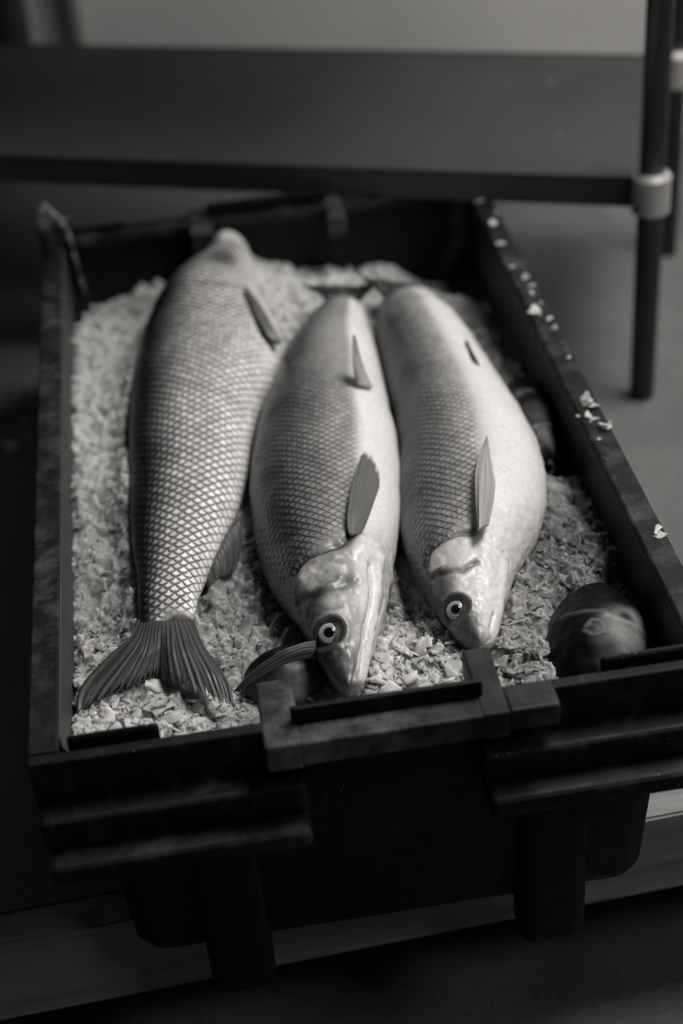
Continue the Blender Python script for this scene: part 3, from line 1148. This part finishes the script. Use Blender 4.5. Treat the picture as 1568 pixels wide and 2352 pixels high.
# tail fin of the left fish: two lobes with a notch
fin('tail_fin', fA, [
    pw([(322, 1413, -0.0340), (310, 1440, -0.0322), (300, 1462, -.030), (255, 1500, -.034), (200, 1555, -.038), (176, 1592, -.040), (177, 1638, -.044)]),
    pw([(335, 1416, -0.0340), (327, 1440, -0.0284), (315, 1475, -.027), (270, 1530, -.032), (225, 1585, -.038), (205, 1622, -.043)]),
    pw([(345, 1418, -0.0300), (340, 1440, -0.0261), (328, 1490, -.026), (295, 1545, -.032), (262, 1592, -.039)]),
    pw([(355, 1419, -0.0300), (352, 1440, -0.0244), (345, 1495, -.026), (325, 1545, -.033), (305, 1583, -.039)]),
    pw([(366, 1420, -0.0300), (364, 1440, -0.0231), (360, 1495, -.027), (352, 1535, -.034), (345, 1562, -.039)]),
    pw([(372, 1420, -0.0300), (371, 1440, -0.0227), (368, 1490, -.029), (364, 1530, -.035), (362, 1556, -.040)]),
    pw([(385, 1420, -0.0300), (386, 1440, -0.0225), (388, 1495, -.026), (395, 1550, -.033), (402, 1580, -.039)]),
    pw([(400, 1419, -0.0300), (404, 1440, -0.0235), (415, 1490, -.025), (435, 1550, -.032), (450, 1600, -.039)]),
    pw([(415, 1417, -0.0300), (423, 1440, -0.0257), (440, 1485, -.025), (470, 1545, -.031), (495, 1612, -.040)]),
    pw([(428, 1415, -0.0340), (440, 1440, -0.0286), (462, 1485, -.027), (500, 1550, -.032), (522, 1620, -.042)]),
    pw([(441, 1413, -0.0340), (451, 1440, -0.0325), (465, 1480, -.029), (505, 1532, -.033), (532, 1580, -.037), (537, 1622, -.042)]),
], MAT['fin'], nu=240, nv=48, ragged=.20, wave=.00025, ragfreq=26, seed=3)
# anal fin, clear, right of the tail stem
fin('anal_fin', fA, [
    pw([(548, 1190, -.030), (556, 1210, -.034), (556, 1250, -.038), (548, 1290, -.040), (538, 1312, -.042)]),
    pw([(520, 1225, -.032), (530, 1255, -.037), (528, 1300, -.041), (520, 1325, -.043)]),
    pw([(498, 1270, -.033), (505, 1300, -.038), (502, 1330, -.043)]),
    pw([(470, 1320, -.033), (474, 1335, -.038), (478, 1352, -.043)]),
], MAT['fin_clear'], nu=70, nv=24, ragged=.12, ragfreq=12, seed=5)
# dorsal fin folded on the left edge
fin('dorsal_fin', fA, [
    pw([(302, 880, -.030), (292, 930, -.036), (286, 1000, -.040), (288, 1050, -.043)]),
    pw([(306, 900, -.026), (300, 950, -.030), (296, 1010, -.036), (294, 1055, -.042)]),
    pw([(312, 920, -.022), (308, 970, -.026), (304, 1020, -.034), (300, 1060, -.042)]),
], MAT['fin'], nu=30, nv=24, ragged=.08, seed=6)
# pelvic fin of the left fish near its belly
fin('pelvic_fin', fA, [
    pw([(562, 655, .000), (585, 680, .002), (615, 725, -.002), (645, 788, -.014)]),
    pw([(566, 662, .003), (588, 700, .004), (618, 752, -.001), (642, 795, -.012)]),
    pw([(562, 668, .003), (582, 712, .004), (608, 760, -.000), (632, 790, -.010)]),
], MAT['fin_mid'], nu=40, nv=24, ragged=.08, seed=7)

# pectoral fin of the middle fish
zf = .014
fin('pectoral_fin', fB, [
    pw([(800, 1228, zf - .006), (796, 1190, zf), (804, 1130, zf + .003), (818, 1080, zf + .003), (829, 1046, zf)]),
    pw([(806, 1230, zf - .006), (806, 1180, zf + .001), (820, 1110, zf + .003), (838, 1034, zf)]),
    pw([(812, 1230, zf - .007), (820, 1180, zf), (836, 1110, zf + .001), (851, 1040, zf - .003)]),
    pw([(818, 1230, zf - .008), (830, 1180, zf - .002), (848, 1115, zf - .003), (862, 1056, zf - .006)]),
    pw([(824, 1228, zf - .009), (838, 1180, zf - .005), (857, 1125, zf - .007), (870, 1078, zf - .010)]),
    pw([(829, 1225, zf - .010), (844, 1182, zf - .007), (861, 1135, zf - .010), (873, 1098, zf - .014)]),
    pw([(832, 1222, zf - .011), (846, 1190, zf - .009), (860, 1150, zf - .012), (870, 1122, zf - .015)]),
], MAT['fin_mid'], nu=140, nv=44, ragged=.16, wave=.0003, ragfreq=30, seed=8, thick=.0006)
# pelvic fin of the middle fish standing up from the belly ridge
fin('pelvic_fin', fB, [
    pw([(815, 882, .010), (812, 850, .022), (811, 810, .034), (812, 768, .046)]),
    pw([(824, 886, .009), (822, 855, .019), (818, 815, .030), (815, 772, .044)]),
    pw([(838, 888, .006), (834, 862, .012), (826, 830, .022), (818, 790, .036)]),
    pw([(858, 890, .000), (848, 872, .005), (836, 845, .013), (822, 812, .026)]),
], MAT['fin_pale'], nu=50, nv=26, ragged=.05, seed=9)
# pectoral fin of the right fish, slim
zf = .014
fin('pectoral_fin', fC, [
    pw([(1096, 1218, zf - .006), (1092, 1150, zf), (1090, 1090, zf + .003), (1100, 1040, zf + .005), (1118, 1000, zf + .006)]),
    pw([(1100, 1216, zf - .004), (1100, 1150, zf + .003), (1102, 1090, zf + .005), (1110, 1040, zf + .006), (1118, 1000, zf + .006)]),
    pw([(1110, 1212, zf - .006), (1114, 1150, zf), (1118, 1100, zf + .001), (1117, 1050, zf + .004), (1119, 1003, zf + .006)]),
    pw([(1122, 1208, zf - .010), (1134, 1150, zf - .006), (1138, 1110, zf - .006), (1130, 1070, zf - .002), (1120, 1010, zf + .005)]),
], MAT['fin_pale'], nu=70, nv=40, ragged=.02, seed=10, wave=.0003)
fin('pelvic_fin', fC, [
    pw([(1066, 782, .004), (1080, 800, .008), (1098, 828, .006), (1106, 856, .000)]),
    pw([(1072, 790, .002), (1080, 815, .006), (1092, 840, .004), (1104, 858, .000)]),
    pw([(1076, 800, -.002), (1082, 825, .002), (1090, 845, .002), (1102, 858, -.001)]),
], MAT['fin_mid'], nu=30, nv=20, ragged=.05, seed=11)
# tail stalks of the two far-end tails sweep back into the ice
fin('tail_fin', fB, [
    pw([(758, 700, -.022), (735, 678, -.012), (705, 660, -.002), (690, 650, .004)]),
    pw([(780, 695, -.016), (765, 670, -.010), (740, 655, -.006), (720, 662, -.004)]),
    pw([(800, 695, -.016), (805, 668, -.010), (800, 655, -.010), (790, 668, -.010)]),
    pw([(822, 700, -.022), (845, 672, -.012), (860, 655, -.006), (868, 645, -.002)]),
], MAT['fin'], nu=60, nv=24, ragged=.10, seed=12)
fin('tail_fin', fC, [
    pw([(885, 690, -.016), (860, 664, -.010), (838, 642, .004), (812, 622, .010)]),
    pw([(905, 682, -.012), (890, 655, -.008), (880, 640, -.006), (860, 650, -.004)]),
    pw([(935, 680, -.014), (945, 662, -.010), (955, 652, -.010), (950, 660, -.012)]),
    pw([(960, 686, -.018), (990, 676, -.018), (1015, 690, -.020), (1035, 712, -.024)]),
], MAT['fin'], nu=60, nv=24, ragged=.10, seed=13)

# ---- three dark fish that show only in part
def dark_paint(hi, jaw=None, ring=None):
    def f(Pn, T, fr, up):
        n1 = fbm(Pn, 90, 4); n2 = fbm(Pn, 40, 3)
        tone = .004 + .03 * smoothstep(.6, .8, n2) * n1
        for (u, v, z, rx, ry, a, val) in hi:
            tone = lerp(tone, val * (.4 + 1.2 * n1), ell(Pn, u, v, z, rx, ry, .6, a))
        disp = (n2 - .5) * .006
        for pts, wd, val in (jaw or []):
            k = stroke(Pn, pts, 0, wd)
            tone = lerp(tone, val, k * .9)
            disp = disp + .0010 * k
        return np.clip(tone, 0, 1), .0 * tone, .2 * np.ones_like(tone), disp
    return f


D = FishShape(
    left=[(1330, 1600), (1280, 1585), (1256, 1540), (1252, 1490), (1262, 1440), (1290, 1410), (1330, 1392), (1375, 1378)],
    right=[(1330, 1600), (1420, 1585), (1480, 1540), (1497, 1480), (1485, 1450), (1450, 1415), (1410, 1388), (1375, 1378)],
    zc=-0.062, thick=[(0, .010), (.2, .036), (.5, .040), (.8, .034), (1, .006)], n=160, m=120)
fD = empty('whole_fish', (.385, .10, -.10), 'black fish head with a pale lower jaw poking out at the right front corner', 'fish', 'dark fish mostly buried in the ice')
D.build('head', fD, dark_paint([(1410, 1440, -.03, .012, .020, -35, .11), (1462, 1460, -.035, .016, .018, -35, .30), (1458, 1455, -.05, .012, .016, -30, .20), (1440, 1420, 0, .006, .006, 0, .02)], [([(1395, 1412), (1430, 1425), (1470, 1452), (1492, 1480)], .003, .24), ([(1345, 1440), (1360, 1425), (1385, 1428), (1390, 1442)], .0014, .12), ([(1340, 1448), (1362, 1458), (1388, 1452)], .0014, .10), ([(1290, 1425), (1340, 1405), (1390, 1402)], .0018, .07)]), wetness=.25)

Ed = FishShape(
    left=[(1210, 1118), (1190, 1070), (1175, 1000), (1160, 930), (1165, 895), (1200, 880)],
    right=[(1240, 1112), (1272, 1080), (1286, 1000), (1275, 940), (1240, 895), (1200, 880)],
    zc=-0.058, thick=[(0, .012), (.3, .026), (.6, .026), (1, .006)], n=140, m=100)
fE = empty('whole_fish', (.375, .33, -.10), 'dark fish lying in shadow between the pale belly and the right crate wall', 'fish', 'dark fish mostly buried in the ice')
Ed.build('head', fE, dark_paint([(1225, 950, -.035, .016, .016, -20, .04), (1265, 1005, -.04, .010, .012, 0, .12), (1200, 900, -.035, .014, .008, 0, .08)], [([(1262, 1062), (1278, 1078), (1280, 1100), (1268, 1112)], .0016, .16), ([(1225, 985), (1262, 975), (1280, 985)], .002, .16)]), wetness=.3)

G = FishShape(
    left=[(640, 1640), (600, 1620), (560, 1600), (555, 1570), (580, 1540), (620, 1510), (660, 1500)],
    right=[(640, 1640), (700, 1625), (745, 1600), (765, 1570), (755, 1530), (720, 1505), (660, 1500)],
    zc=-0.062, thick=[(0, .008), (.3, .026), (.6, .028), (1, .006)], n=120, m=100)
fG = empty('whole_fish', (.18, .08, -.10), 'dark glistening fish under the snout of the middle fish with one curved fin raised', 'fish', 'dark fish mostly buried in the ice')
G.build('body', fG, dark_paint([(700, 1560, -.04, .016, .018, 0, .10), (600, 1590, -.04, .02, .01, 0, .05)]), wetness=.4)
fin('pectoral_fin', fG, [
    pw([(728, 1470, -.020), (700, 1474, -.014), (650, 1492, -.012), (600, 1524, -.018), (565, 1556, -.026), (536, 1588, -.036)]),
    pw([(728, 1490, -.026), (700, 1490, -.018), (650, 1506, -.017), (605, 1534, -.022), (568, 1562, -.029), (540, 1588, -.036)]),
    pw([(730, 1512, -.034), (700, 1512, -.028), (655, 1522, -.026), (612, 1544, -.028), (574, 1568, -.032), (545, 1590, -.037)]),
], MAT['fin_mid'], nu=60, nv=40, ragged=.04, seed=14, wave=.0004)

# ------------------------------------------------------------------ the ice
# anchor heights (u, v, z): ice level measured across the crate
anch = [(170, 720, -.048), (250, 700, -.046), (360, 660, -.034), (370, 720, -.030), (250, 900, -.048), (230, 1100, -.046), (220, 1300, -.050),
        (200, 1500, -.056), (260, 1400, -.052), (520, 1400, -.050), (600, 1450, -.050), (480, 1480, -.052), (560, 1350, -.050),
        (230, 1650, -.046), (300, 1600, -.048), (380, 1600, -.046), (450, 1660, -.050), (540, 1620, -.062), (600, 1610, -.066),
        (650, 650, -.034), (620, 600, -.030), (740, 610, -.028), (700, 700, -.034), (600, 590, -.032), (880, 600, -.030), (800, 620, -.040),
        (1060, 690, -.070), (1100, 780, -.066), (1180, 850, -.062), (1000, 660, -.070), (1220, 950, -.075), (1250, 1060, -.082),
        (1300, 1160, -.050), (1380, 1250, -.044), (1330, 1330, -.042), (1240, 1380, -.044), (1200, 1480, -.048), (1190, 1580, -.050),
        (1300, 1420, -.064), (1400, 1480, -.085), (1450, 1550, -.095), (900, 1500, -.046), (950, 1450, -.050), (1000, 1520, -.042),
        (900, 1580, -.046), (700, 1580, -.062), (930, 1400, -.058), (1420, 1360, -.060), (570, 1000, -.060), (590, 900, -.055)]
AX = [P(u, v, z) for u, v, z in anch if v > 720]


def PY(u, v, y):
    """point of the vertical plane y=const seen at (u, v)"""
    q = R.T @ np.array([(u - 784) / FPX, (v - 1176) / FPX, 1.0])
    return CPOS + (y - CPOS[1]) / q[1] * q


for u, v in [(165, 705), (200, 702), (250, 700), (290, 690), (330, 660), (365, 645), (400, 680), (470, 640), (560, 590), (600, 605), (650, 608), (700, 610), (760, 608),
             (800, 640), (850, 615), (900, 600), (935, 630), (960, 668), (1000, 668), (1050, 668), (1120, 672)]:
    AX.append(PY(u, v, .735))
AX += [P(650, 690, -.036), P(720, 690, -.034), P(760, 650, -.026), P(600, 630, -.032), P(1060, 730, -.072), P(960, 690, -.06), P(240, 760, -.052), P(880, 640, -.026)]
AX = np.array(AX)


def ice_base(x, y):
    num = 0; den = 0
    for a in AX:
        d2 = (x - a[0]) ** 2 + (y - a[1]) ** 2 + 6e-5
        wt = 1 / d2 ** 1.6
        num = num + wt * a[2]; den = den + wt
    return num / den


def lump(x, y):
    p = np.stack([x, y, 0 * x], -1)
    return (fbm(p, 26, 3) - .5) * .016 + (fbm(p + 3, 95, 3) - .5) * .0075 + (np.abs(fbm(p + 9, 60, 2) - .5)) * -.010


def slush_shade(x, y):
    """darkening of the ice colour: grey slush and painted shade, negative paints it brighter"""
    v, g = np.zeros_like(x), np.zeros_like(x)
    for u_, v_, rx, ry, k in SLUSH_SHADE:
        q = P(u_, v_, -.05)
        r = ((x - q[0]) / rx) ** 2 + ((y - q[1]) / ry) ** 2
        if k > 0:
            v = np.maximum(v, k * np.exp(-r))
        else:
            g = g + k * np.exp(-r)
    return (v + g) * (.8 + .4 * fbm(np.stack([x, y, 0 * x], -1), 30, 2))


SLUSH_SHADE = [(1300, 1280, .065, .10, .80), (1200, 1500, .05, .07, .45), (1130, 800, .05, .13, .62), (1240, 1000, .04, .09, .8), (1060, 690, .06, .06, .62),
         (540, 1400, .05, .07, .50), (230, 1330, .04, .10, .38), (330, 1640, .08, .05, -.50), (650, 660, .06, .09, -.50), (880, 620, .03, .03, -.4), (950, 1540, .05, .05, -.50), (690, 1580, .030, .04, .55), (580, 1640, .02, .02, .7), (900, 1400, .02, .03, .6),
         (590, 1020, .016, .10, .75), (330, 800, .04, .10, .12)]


def banked(x, y):
    """ice packed up against the flanks of the fish"""
    r = np.zeros_like(x)
    for f, kl, kr in ((A, .012, .004), (B, .005, .005), (C, .003, .008)):
        xl, xr, h, zc = f.at(y)
        ok = (y > f.y0 + .01) & (y < f.y1)
        r = np.maximum(r, ok * kl * np.exp(-((x - xl + .004) / .010) ** 2))
        r = np.maximum(r, ok * kr * np.exp(-((x - xr - .004) / .010) ** 2))
    return r


def ice_z(x, y):
    return ice_base(x, y) + lump(x, y) + banked(x, y)


NX, NY = 330, 560
gx = np.linspace(.0185, .4315, NX); gy = np.linspace(.0075, .7465, NY)
GX, GY = np.meshgrid(gx, gy, indexing='ij')
# keep the bed inside the rounded inner wall
GZ = ice_z(GX, GY)
# angular flake facets: quantised plates from random tilted cells
cells = rng.random((5200, 2)) * [.42, .75] + [.018, .004]
ctilt = rng.normal(0, .30, (5200, 2)); coff = rng.normal(0, .0008, 5200)
bins = {}
for i, (a, b_) in enumerate(cells):
    bins.setdefault((int(a / .015), int(b_ / .015)), []).append(i)
FZ = np.zeros_like(GZ)
bx, by = (GX / .015).astype(int), (GY / .015).astype(int)
for ix in range(bx.min(), bx.max() + 1):
    for iy in range(by.min(), by.max() + 1):
        mk = (bx == ix) & (by == iy)
        if not mk.any(): continue
        ids = [i for dx in (-1, 0, 1) for dy in (-1, 0, 1) for i in bins.get((ix + dx, iy + dy), [])]
        if not ids: continue
        cc = cells[ids]
        X_, Y_ = GX[mk], GY[mk]
        d = (X_[:, None] - cc[None, :, 0]) ** 2 + (Y_[:, None] - cc[None, :, 1]) ** 2
        j = d.argmin(1)
        ii = np.array(ids)[j]
        FZ[mk] = (X_ - cells[ii, 0]) * ctilt[ii, 0] + (Y_ - cells[ii, 1]) * ctilt[ii, 1] + coff[ii]
GZ = GZ + FZ * 1.0
edge = np.minimum.reduce([GX - .0185, .4315 - GX, GY - .0075, .7465 - GY])
GZ = GZ - .006 * (1 - smoothstep(0, .008, edge)) * rng.random(GZ.shape)
V = np.stack([GX, GY, GZ], -1).reshape(-1, 3)
idx = np.arange(NX * NY).reshape(NX, NY)
F = np.stack([idx[:-1, :-1], idx[1:, :-1], idx[1:, 1:], idx[:-1, 1:]], -1).reshape(-1, 4).tolist()
# skirt down to the crate bottom so that the bed has body
border = list(idx[:, 0]) + list(idx[-1, 1:]) + list(idx[::-1, -1][1:]) + list(idx[0, ::-1][1:-1])
nb = len(border); base_i = len(V)
low = [(0.225 + (V[i][0] - .225) * .84, .38 + (V[i][1] - .38) * .93, -.200) for i in border]
mid = [(0.225 + (V[i][0] - .225) * .88, .38 + (V[i][1] - .38) * .965, -.100) for i in border]
V = np.concatenate([V, np.array(mid), np.array(low)])
for k in range(nb):
    k2 = (k + 1) % nb
    F.append([border[k], base_i + k, base_i + k2, border[k2]])
    F.append([base_i + k, base_i + nb + k, base_i + nb + k2, base_i + k2])
F.append([base_i + nb + k for k in range(nb)])
bed = mesh_obj('crushed_ice', V, F, MAT['ice'], None, smooth=True)
def set_slush_shade(o, x, y):
    at = o.data.attributes.new('slush_shade', 'FLOAT', 'POINT')
    at.data.foreach_set('value', np.clip(slush_shade(x, y), -.65, .9).astype(np.float32))


set_slush_shade(bed, V[:, 0], V[:, 1])
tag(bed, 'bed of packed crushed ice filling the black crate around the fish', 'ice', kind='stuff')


def flake(r, size):
    """an irregular thin shard of ice: jagged outline, uneven thickness"""
    k = r.integers(6, 12)
    ang = np.sort(r.random(k)) * 2 * np.pi + np.linspace(0, .3, k)
    rad = size * (.55 + .55 * r.random(k))
    asp = .55 + .45 * r.random()
    t = size * (.06 + .13 * r.random())
    top = np.stack([rad * np.cos(ang), rad * np.sin(ang) * asp, t * (.4 + .6 * r.random(k))], -1)
    bot = np.stack([rad * .88 * np.cos(ang + .1), rad * .88 * np.sin(ang + .1) * asp, -t * (.4 + .6 * r.random(k))], -1)
    V = np.concatenate([top, bot, [[0, 0, t * 1.15], [0, 0, -t]]])
    F = []
    for i in range(k):
        j = (i + 1) % k
        F += [(i, j, 2 * k), (k + j, k + i, 2 * k + 1), (i, k + i, k + j, j)]
    return V, F


def rotm(r, tilt):
    a = r.random() * 2 * np.pi
    ax = r.random() * 2 * np.pi
    t = abs(r.normal(0, tilt))
    Rz = np.array([[math.cos(a), -math.sin(a), 0], [math.sin(a), math.cos(a), 0], [0, 0, 1]])
    k = np.array([math.cos(ax), math.sin(ax), 0])
    K = np.array([[0, -k[2], k[1]], [k[2], 0, -k[0]], [-k[1], k[0], 0]])
    Rt = np.eye(3) + math.sin(t) * K + (1 - math.cos(t)) * K @ K
    return Rt @ Rz


def fish_clear(x, y, marg):
    for f in FISH + [D, Ed, G]:
        xl, xr, h, zc = f.at(np.array(y))
        if f.y0 - marg < y < f.y1 + marg and xl - marg < x < xr + marg:
            return False
    return True


# coarse zones (big loose flakes): front left, between the heads, right front
coarse = [(P(330, 1640, -.045), .075, 1.0), (P(950, 1530, -.045), .075, 1.0), (P(220, 1500, -.05), .05, .7), (P(1200, 1520, -.045), .07, .7), (P(1330, 1330, -.045), .07, .45)]
AV, AF = [], []
off = 0
count = 0
for it in range(20000):
    x = .022 + rng.random() * .406
    y = .012 + rng.random() * .73
    cz = 0
    for c_, rad, wgt in coarse:
        cz = max(cz, wgt * math.exp(-((x - c_[0]) ** 2 + (y - c_[1]) ** 2) / rad ** 2))
    if y > .45 and rng.random() < .35: continue
    if rng.random() > .35 + cz: continue
    size = (.0011 + .0040 * rng.random() ** 2.5) * (1 + 2.4 * cz * rng.random() ** 1.5)
    if rng.random() < .10 * (cz + .05): size *= 1.35
    if min(x - .0185, .4315 - x, y - .0075, .7465 - y) < size * .9: continue
    if not fish_clear(x, y, size * .1): continue
    z = float(ice_z(np.array([x]), np.array([y]))[0])
    v, f = flake(rng, size)
    v = v @ rotm(rng, .30 + .35 * cz).T + np.array([x, y, z + size * (-.10 + .35 * rng.random() * cz)])
    AV.append(v); AF += [tuple(i + off for i in q) for q in f]
    off += len(v)
AVc = np.concatenate(AV)
loose = mesh_obj('ice_flakes', AVc, AF, MAT['chip'], None, smooth=False)
sm_ = np.repeat(rng.random(len(AF) // 3 + 1) < .5, 3)[:len(AF)]
loose.data.polygons.foreach_set('use_smooth', sm_.tolist())
set_slush_shade(loose, AVc[:, 0], AVc[:, 1])
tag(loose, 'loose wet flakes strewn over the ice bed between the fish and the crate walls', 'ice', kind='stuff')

# single chips standing on the rim, the shelf and the floor
def chip(x, y, z, size, label, group, seed, squash=1.0, cat='ice chip'):
    r = np.random.default_rng(seed)
    parts_v, parts_f, o_ = [], [], 0
    for k in range(r.integers(1, 4)):
        v, f = flake(r, size * (1 if k == 0 else .6))
        v = v @ rotm(r, .5).T + np.array([r.normal(0, size * .5), r.normal(0, size * .5), 0]) * (k > 0)
        parts_v.append(v); parts_f += [tuple(i + o_ for i in q) for q in f]; o_ += len(v)
    v = np.concatenate(parts_v)
    v[:, 2] -= v[:, 2].min()
    v[:, 2] *= squash
    root_loc = Vector((x, y, z - .0003))
    o = mesh_obj('ice_chip', v, parts_f, MAT['clear_chip'], None, smooth=False)
    o.location = root_loc
    return tag(o, label, cat, group)


rim_px = [(1098, 462, .0045), (1132, 515, .0065), (1128, 565, .005), (1180, 610, .003), (1208, 640, .0045), (1228, 655, .004), (1218, 718, .0075), (1262, 730, .0045), (1298, 752, .003),
          (1345, 925, .0060), (1362, 935, .0050), (1342, 955, .0055), (1365, 962, .0042), (1335, 972, .0035), (1388, 982, .0060), (1404, 978, .0055),
          (1512, 1215, .0055), (1540, 1222, .0050), (1330, 815, .0020), (1103, 425, .0060), (1240, 700, .003), (1152, 490, .003), (1370, 1010, .0025), (1220, 672, .0035)]
for i, (u, v, s_) in enumerate(rim_px):
    s_ *= 1.2
    q = P(u, v, .001)
    x = min(max(q[0], .436), .4455)
    where = ('near its far corner' if v < 600 else 'beside the distant half of the pale belly' if v < 800 else 'in the cluster level with the table foot' if v < 1050 else 'at the near end')
    chip(x, q[1], 0.0, s_, 'small glassy ice chip on the right rim, ' + where, 'ice chips on the right rim ' + where, 100 + i)
for i, (u, v, s_) in enumerate([(30, 1030, .011), (60, 1010, .006), (52, 965, .006), (75, 930, .005), (40, 915, .006), (22, 1045, .007)]):
    q = P(u, v, ZF)
    chip(q[0], q[1], ZF, s_, 'wet ice lump on the dark floor left of the crate', 'wet ice lumps on the floor left of the crate', 140 + i)

# ------------------------------------------------------------------ the table behind
A0 = np.array([.5930, .6450]); B0 = np.array([.7150, .9500])       # right-hand front and rear legs
fd = (B0 - A0) / np.linalg.norm(B0 - A0)                            # depth direction
sd = np.array([-fd[1], fd[0]])                                       # towards the left end
ZS = .030
table = empty('steel_table', (A0[0], A0[1], ZF), 'metal work table with a grey undershelf standing on tube legs behind the crate', 'table')


def lp(a, b):
    q = A0 + fd * a + sd * b
    return q


def prism(name, pts, z0, z1, mat, parent, bev=.002):
    bm = bmesh.new()
    lo = [bm.verts.new((x, y, z0)) for x, y in pts]
    hi = [bm.verts.new((x, y, z1)) for x, y in pts]
    bm.faces.new(lo[::-1]); bm.faces.new(hi)
    n = len(pts)
    for i in range(n):
        bm.faces.new((lo[i], lo[(i + 1) % n], hi[(i + 1) % n], hi[i]))
    if bev: bmesh.ops.bevel(bm, geom=bm.edges[:], offset=bev, segments=2, affect='EDGES')
    return bm_obj(name, bm, mat, parent)


D_ = float(np.linalg.norm(B0 - A0)); LEN = 1.25
shelf = prism('undershelf', [lp(.0, .0), lp(.0, LEN), lp(D_, LEN), lp(D_, .0)], ZS - .004, ZS, MAT['shelf'], table, .001)
for a in (0.0, D_ - .004):
    prism('shelf_lip', [lp(a, .01), lp(a, LEN), lp(a + .004, LEN), lp(a + .004, .01)], ZS - .030, ZS + .0015, MAT['shelf'], table, .001)
for a, b in ((0, 0), (D_, 0), (0, LEN), (D_, LEN)):
    q = lp(a, b)
    bm = bmesh.new()
    tube_bm(bm, (q[0], q[1], ZF), (q[0], q[1], .72), .0128, seg=40)
    lg = bm_obj('leg', bm, MAT['leg'], table, smooth=True)
    bm = bmesh.new()
    tube_bm(bm, (q[0], q[1], ZS - .032), (q[0], q[1], ZS + .004), .0185, seg=40)
    tube_bm(bm, (q[0], q[1], ZS + .004), (q[0], q[1], ZS + .009), .0180, .0145, seg=40)
    bm_obj('clamp', bm, MAT['steel'], lg, smooth=False)
prism('table_top', [lp(-.016, -.02), lp(-.016, LEN + .02), lp(D_ + .03, LEN + .02), lp(D_ + .03, -.02)], .72, .75, MAT['shelf'], table)

q = P(1262, 190, ZS)
chip(q[0], q[1], ZS, .0045, 'single pale chip lying on the grey shelf behind the crate', None, 201)
q = P(1285, 312, ZS)
chip(q[0], q[1], ZS, .0025, 'tiny dim chip on the shelf, nearer its front edge', None, 202)

# dark bin and pale pipe beyond the left end of the shelf
bin_ = empty('dark_bin', (-.34, 1.48, ZF), 'dark bin standing against the pale wall, far behind the left end of the shelf', 'bin')
V, F = loft_rings([[(x, y, ZF + .0005) for x, y in rrect(-.62, -.040, 1.42, 1.55, .03)], [(x, y, .30) for x, y in rrect(-.63, -.028, 1.41, 1.56, .03)],
                   [(x, y, .30) for x, y in rrect(-.62, -.036, 1.42, 1.55, .025)], [(x, y, ZF + .01) for x, y in rrect(-.61, -.048, 1.43, 1.54, .025)]], cap_ends=True)
mesh_obj('body', V, F, MAT['dark'], bin_, smooth=False)
V, F = loft_rings([[(x, y, .295) for x, y in rrect(-.64, -.018, 1.40, 1.57, .03)], [(x, y, .310) for x, y in rrect(-.64, -.018, 1.40, 1.57, .03)],
                   [(x, y, .310) for x, y in rrect(-.62, -.036, 1.42, 1.55, .025)], [(x, y, .295) for x, y in rrect(-.62, -.036, 1.42, 1.55, .025)]], closed_profile=True)
mesh_obj('rim', V, F, MAT['dark'], bin_, smooth=False)
bm = bmesh.new()
tube_bm(bm, (.024, 1.592, ZF), (.024, 1.592, 1.6), .011, seg=24)
pipe = bm_obj('wall_pipe', bm, MAT['wall'], None, smooth=True)
tag(pipe, 'thin pale pipe running down the back wall beside the dark bin', 'pipe')
bm = bmesh.new()
add_box(bm, -.012, .052, 1.390, 1.404, ZF, ZF + .012, .003)
sc_ = bm_obj('pale_blur_strip', bm, MAT['wall'], None)  # made-up strip in place of an unidentified pale blur
tag(sc_, 'short pale batten put in for a pale blur on the dark floor under the left of the shelf', 'strip')

print('scene done')
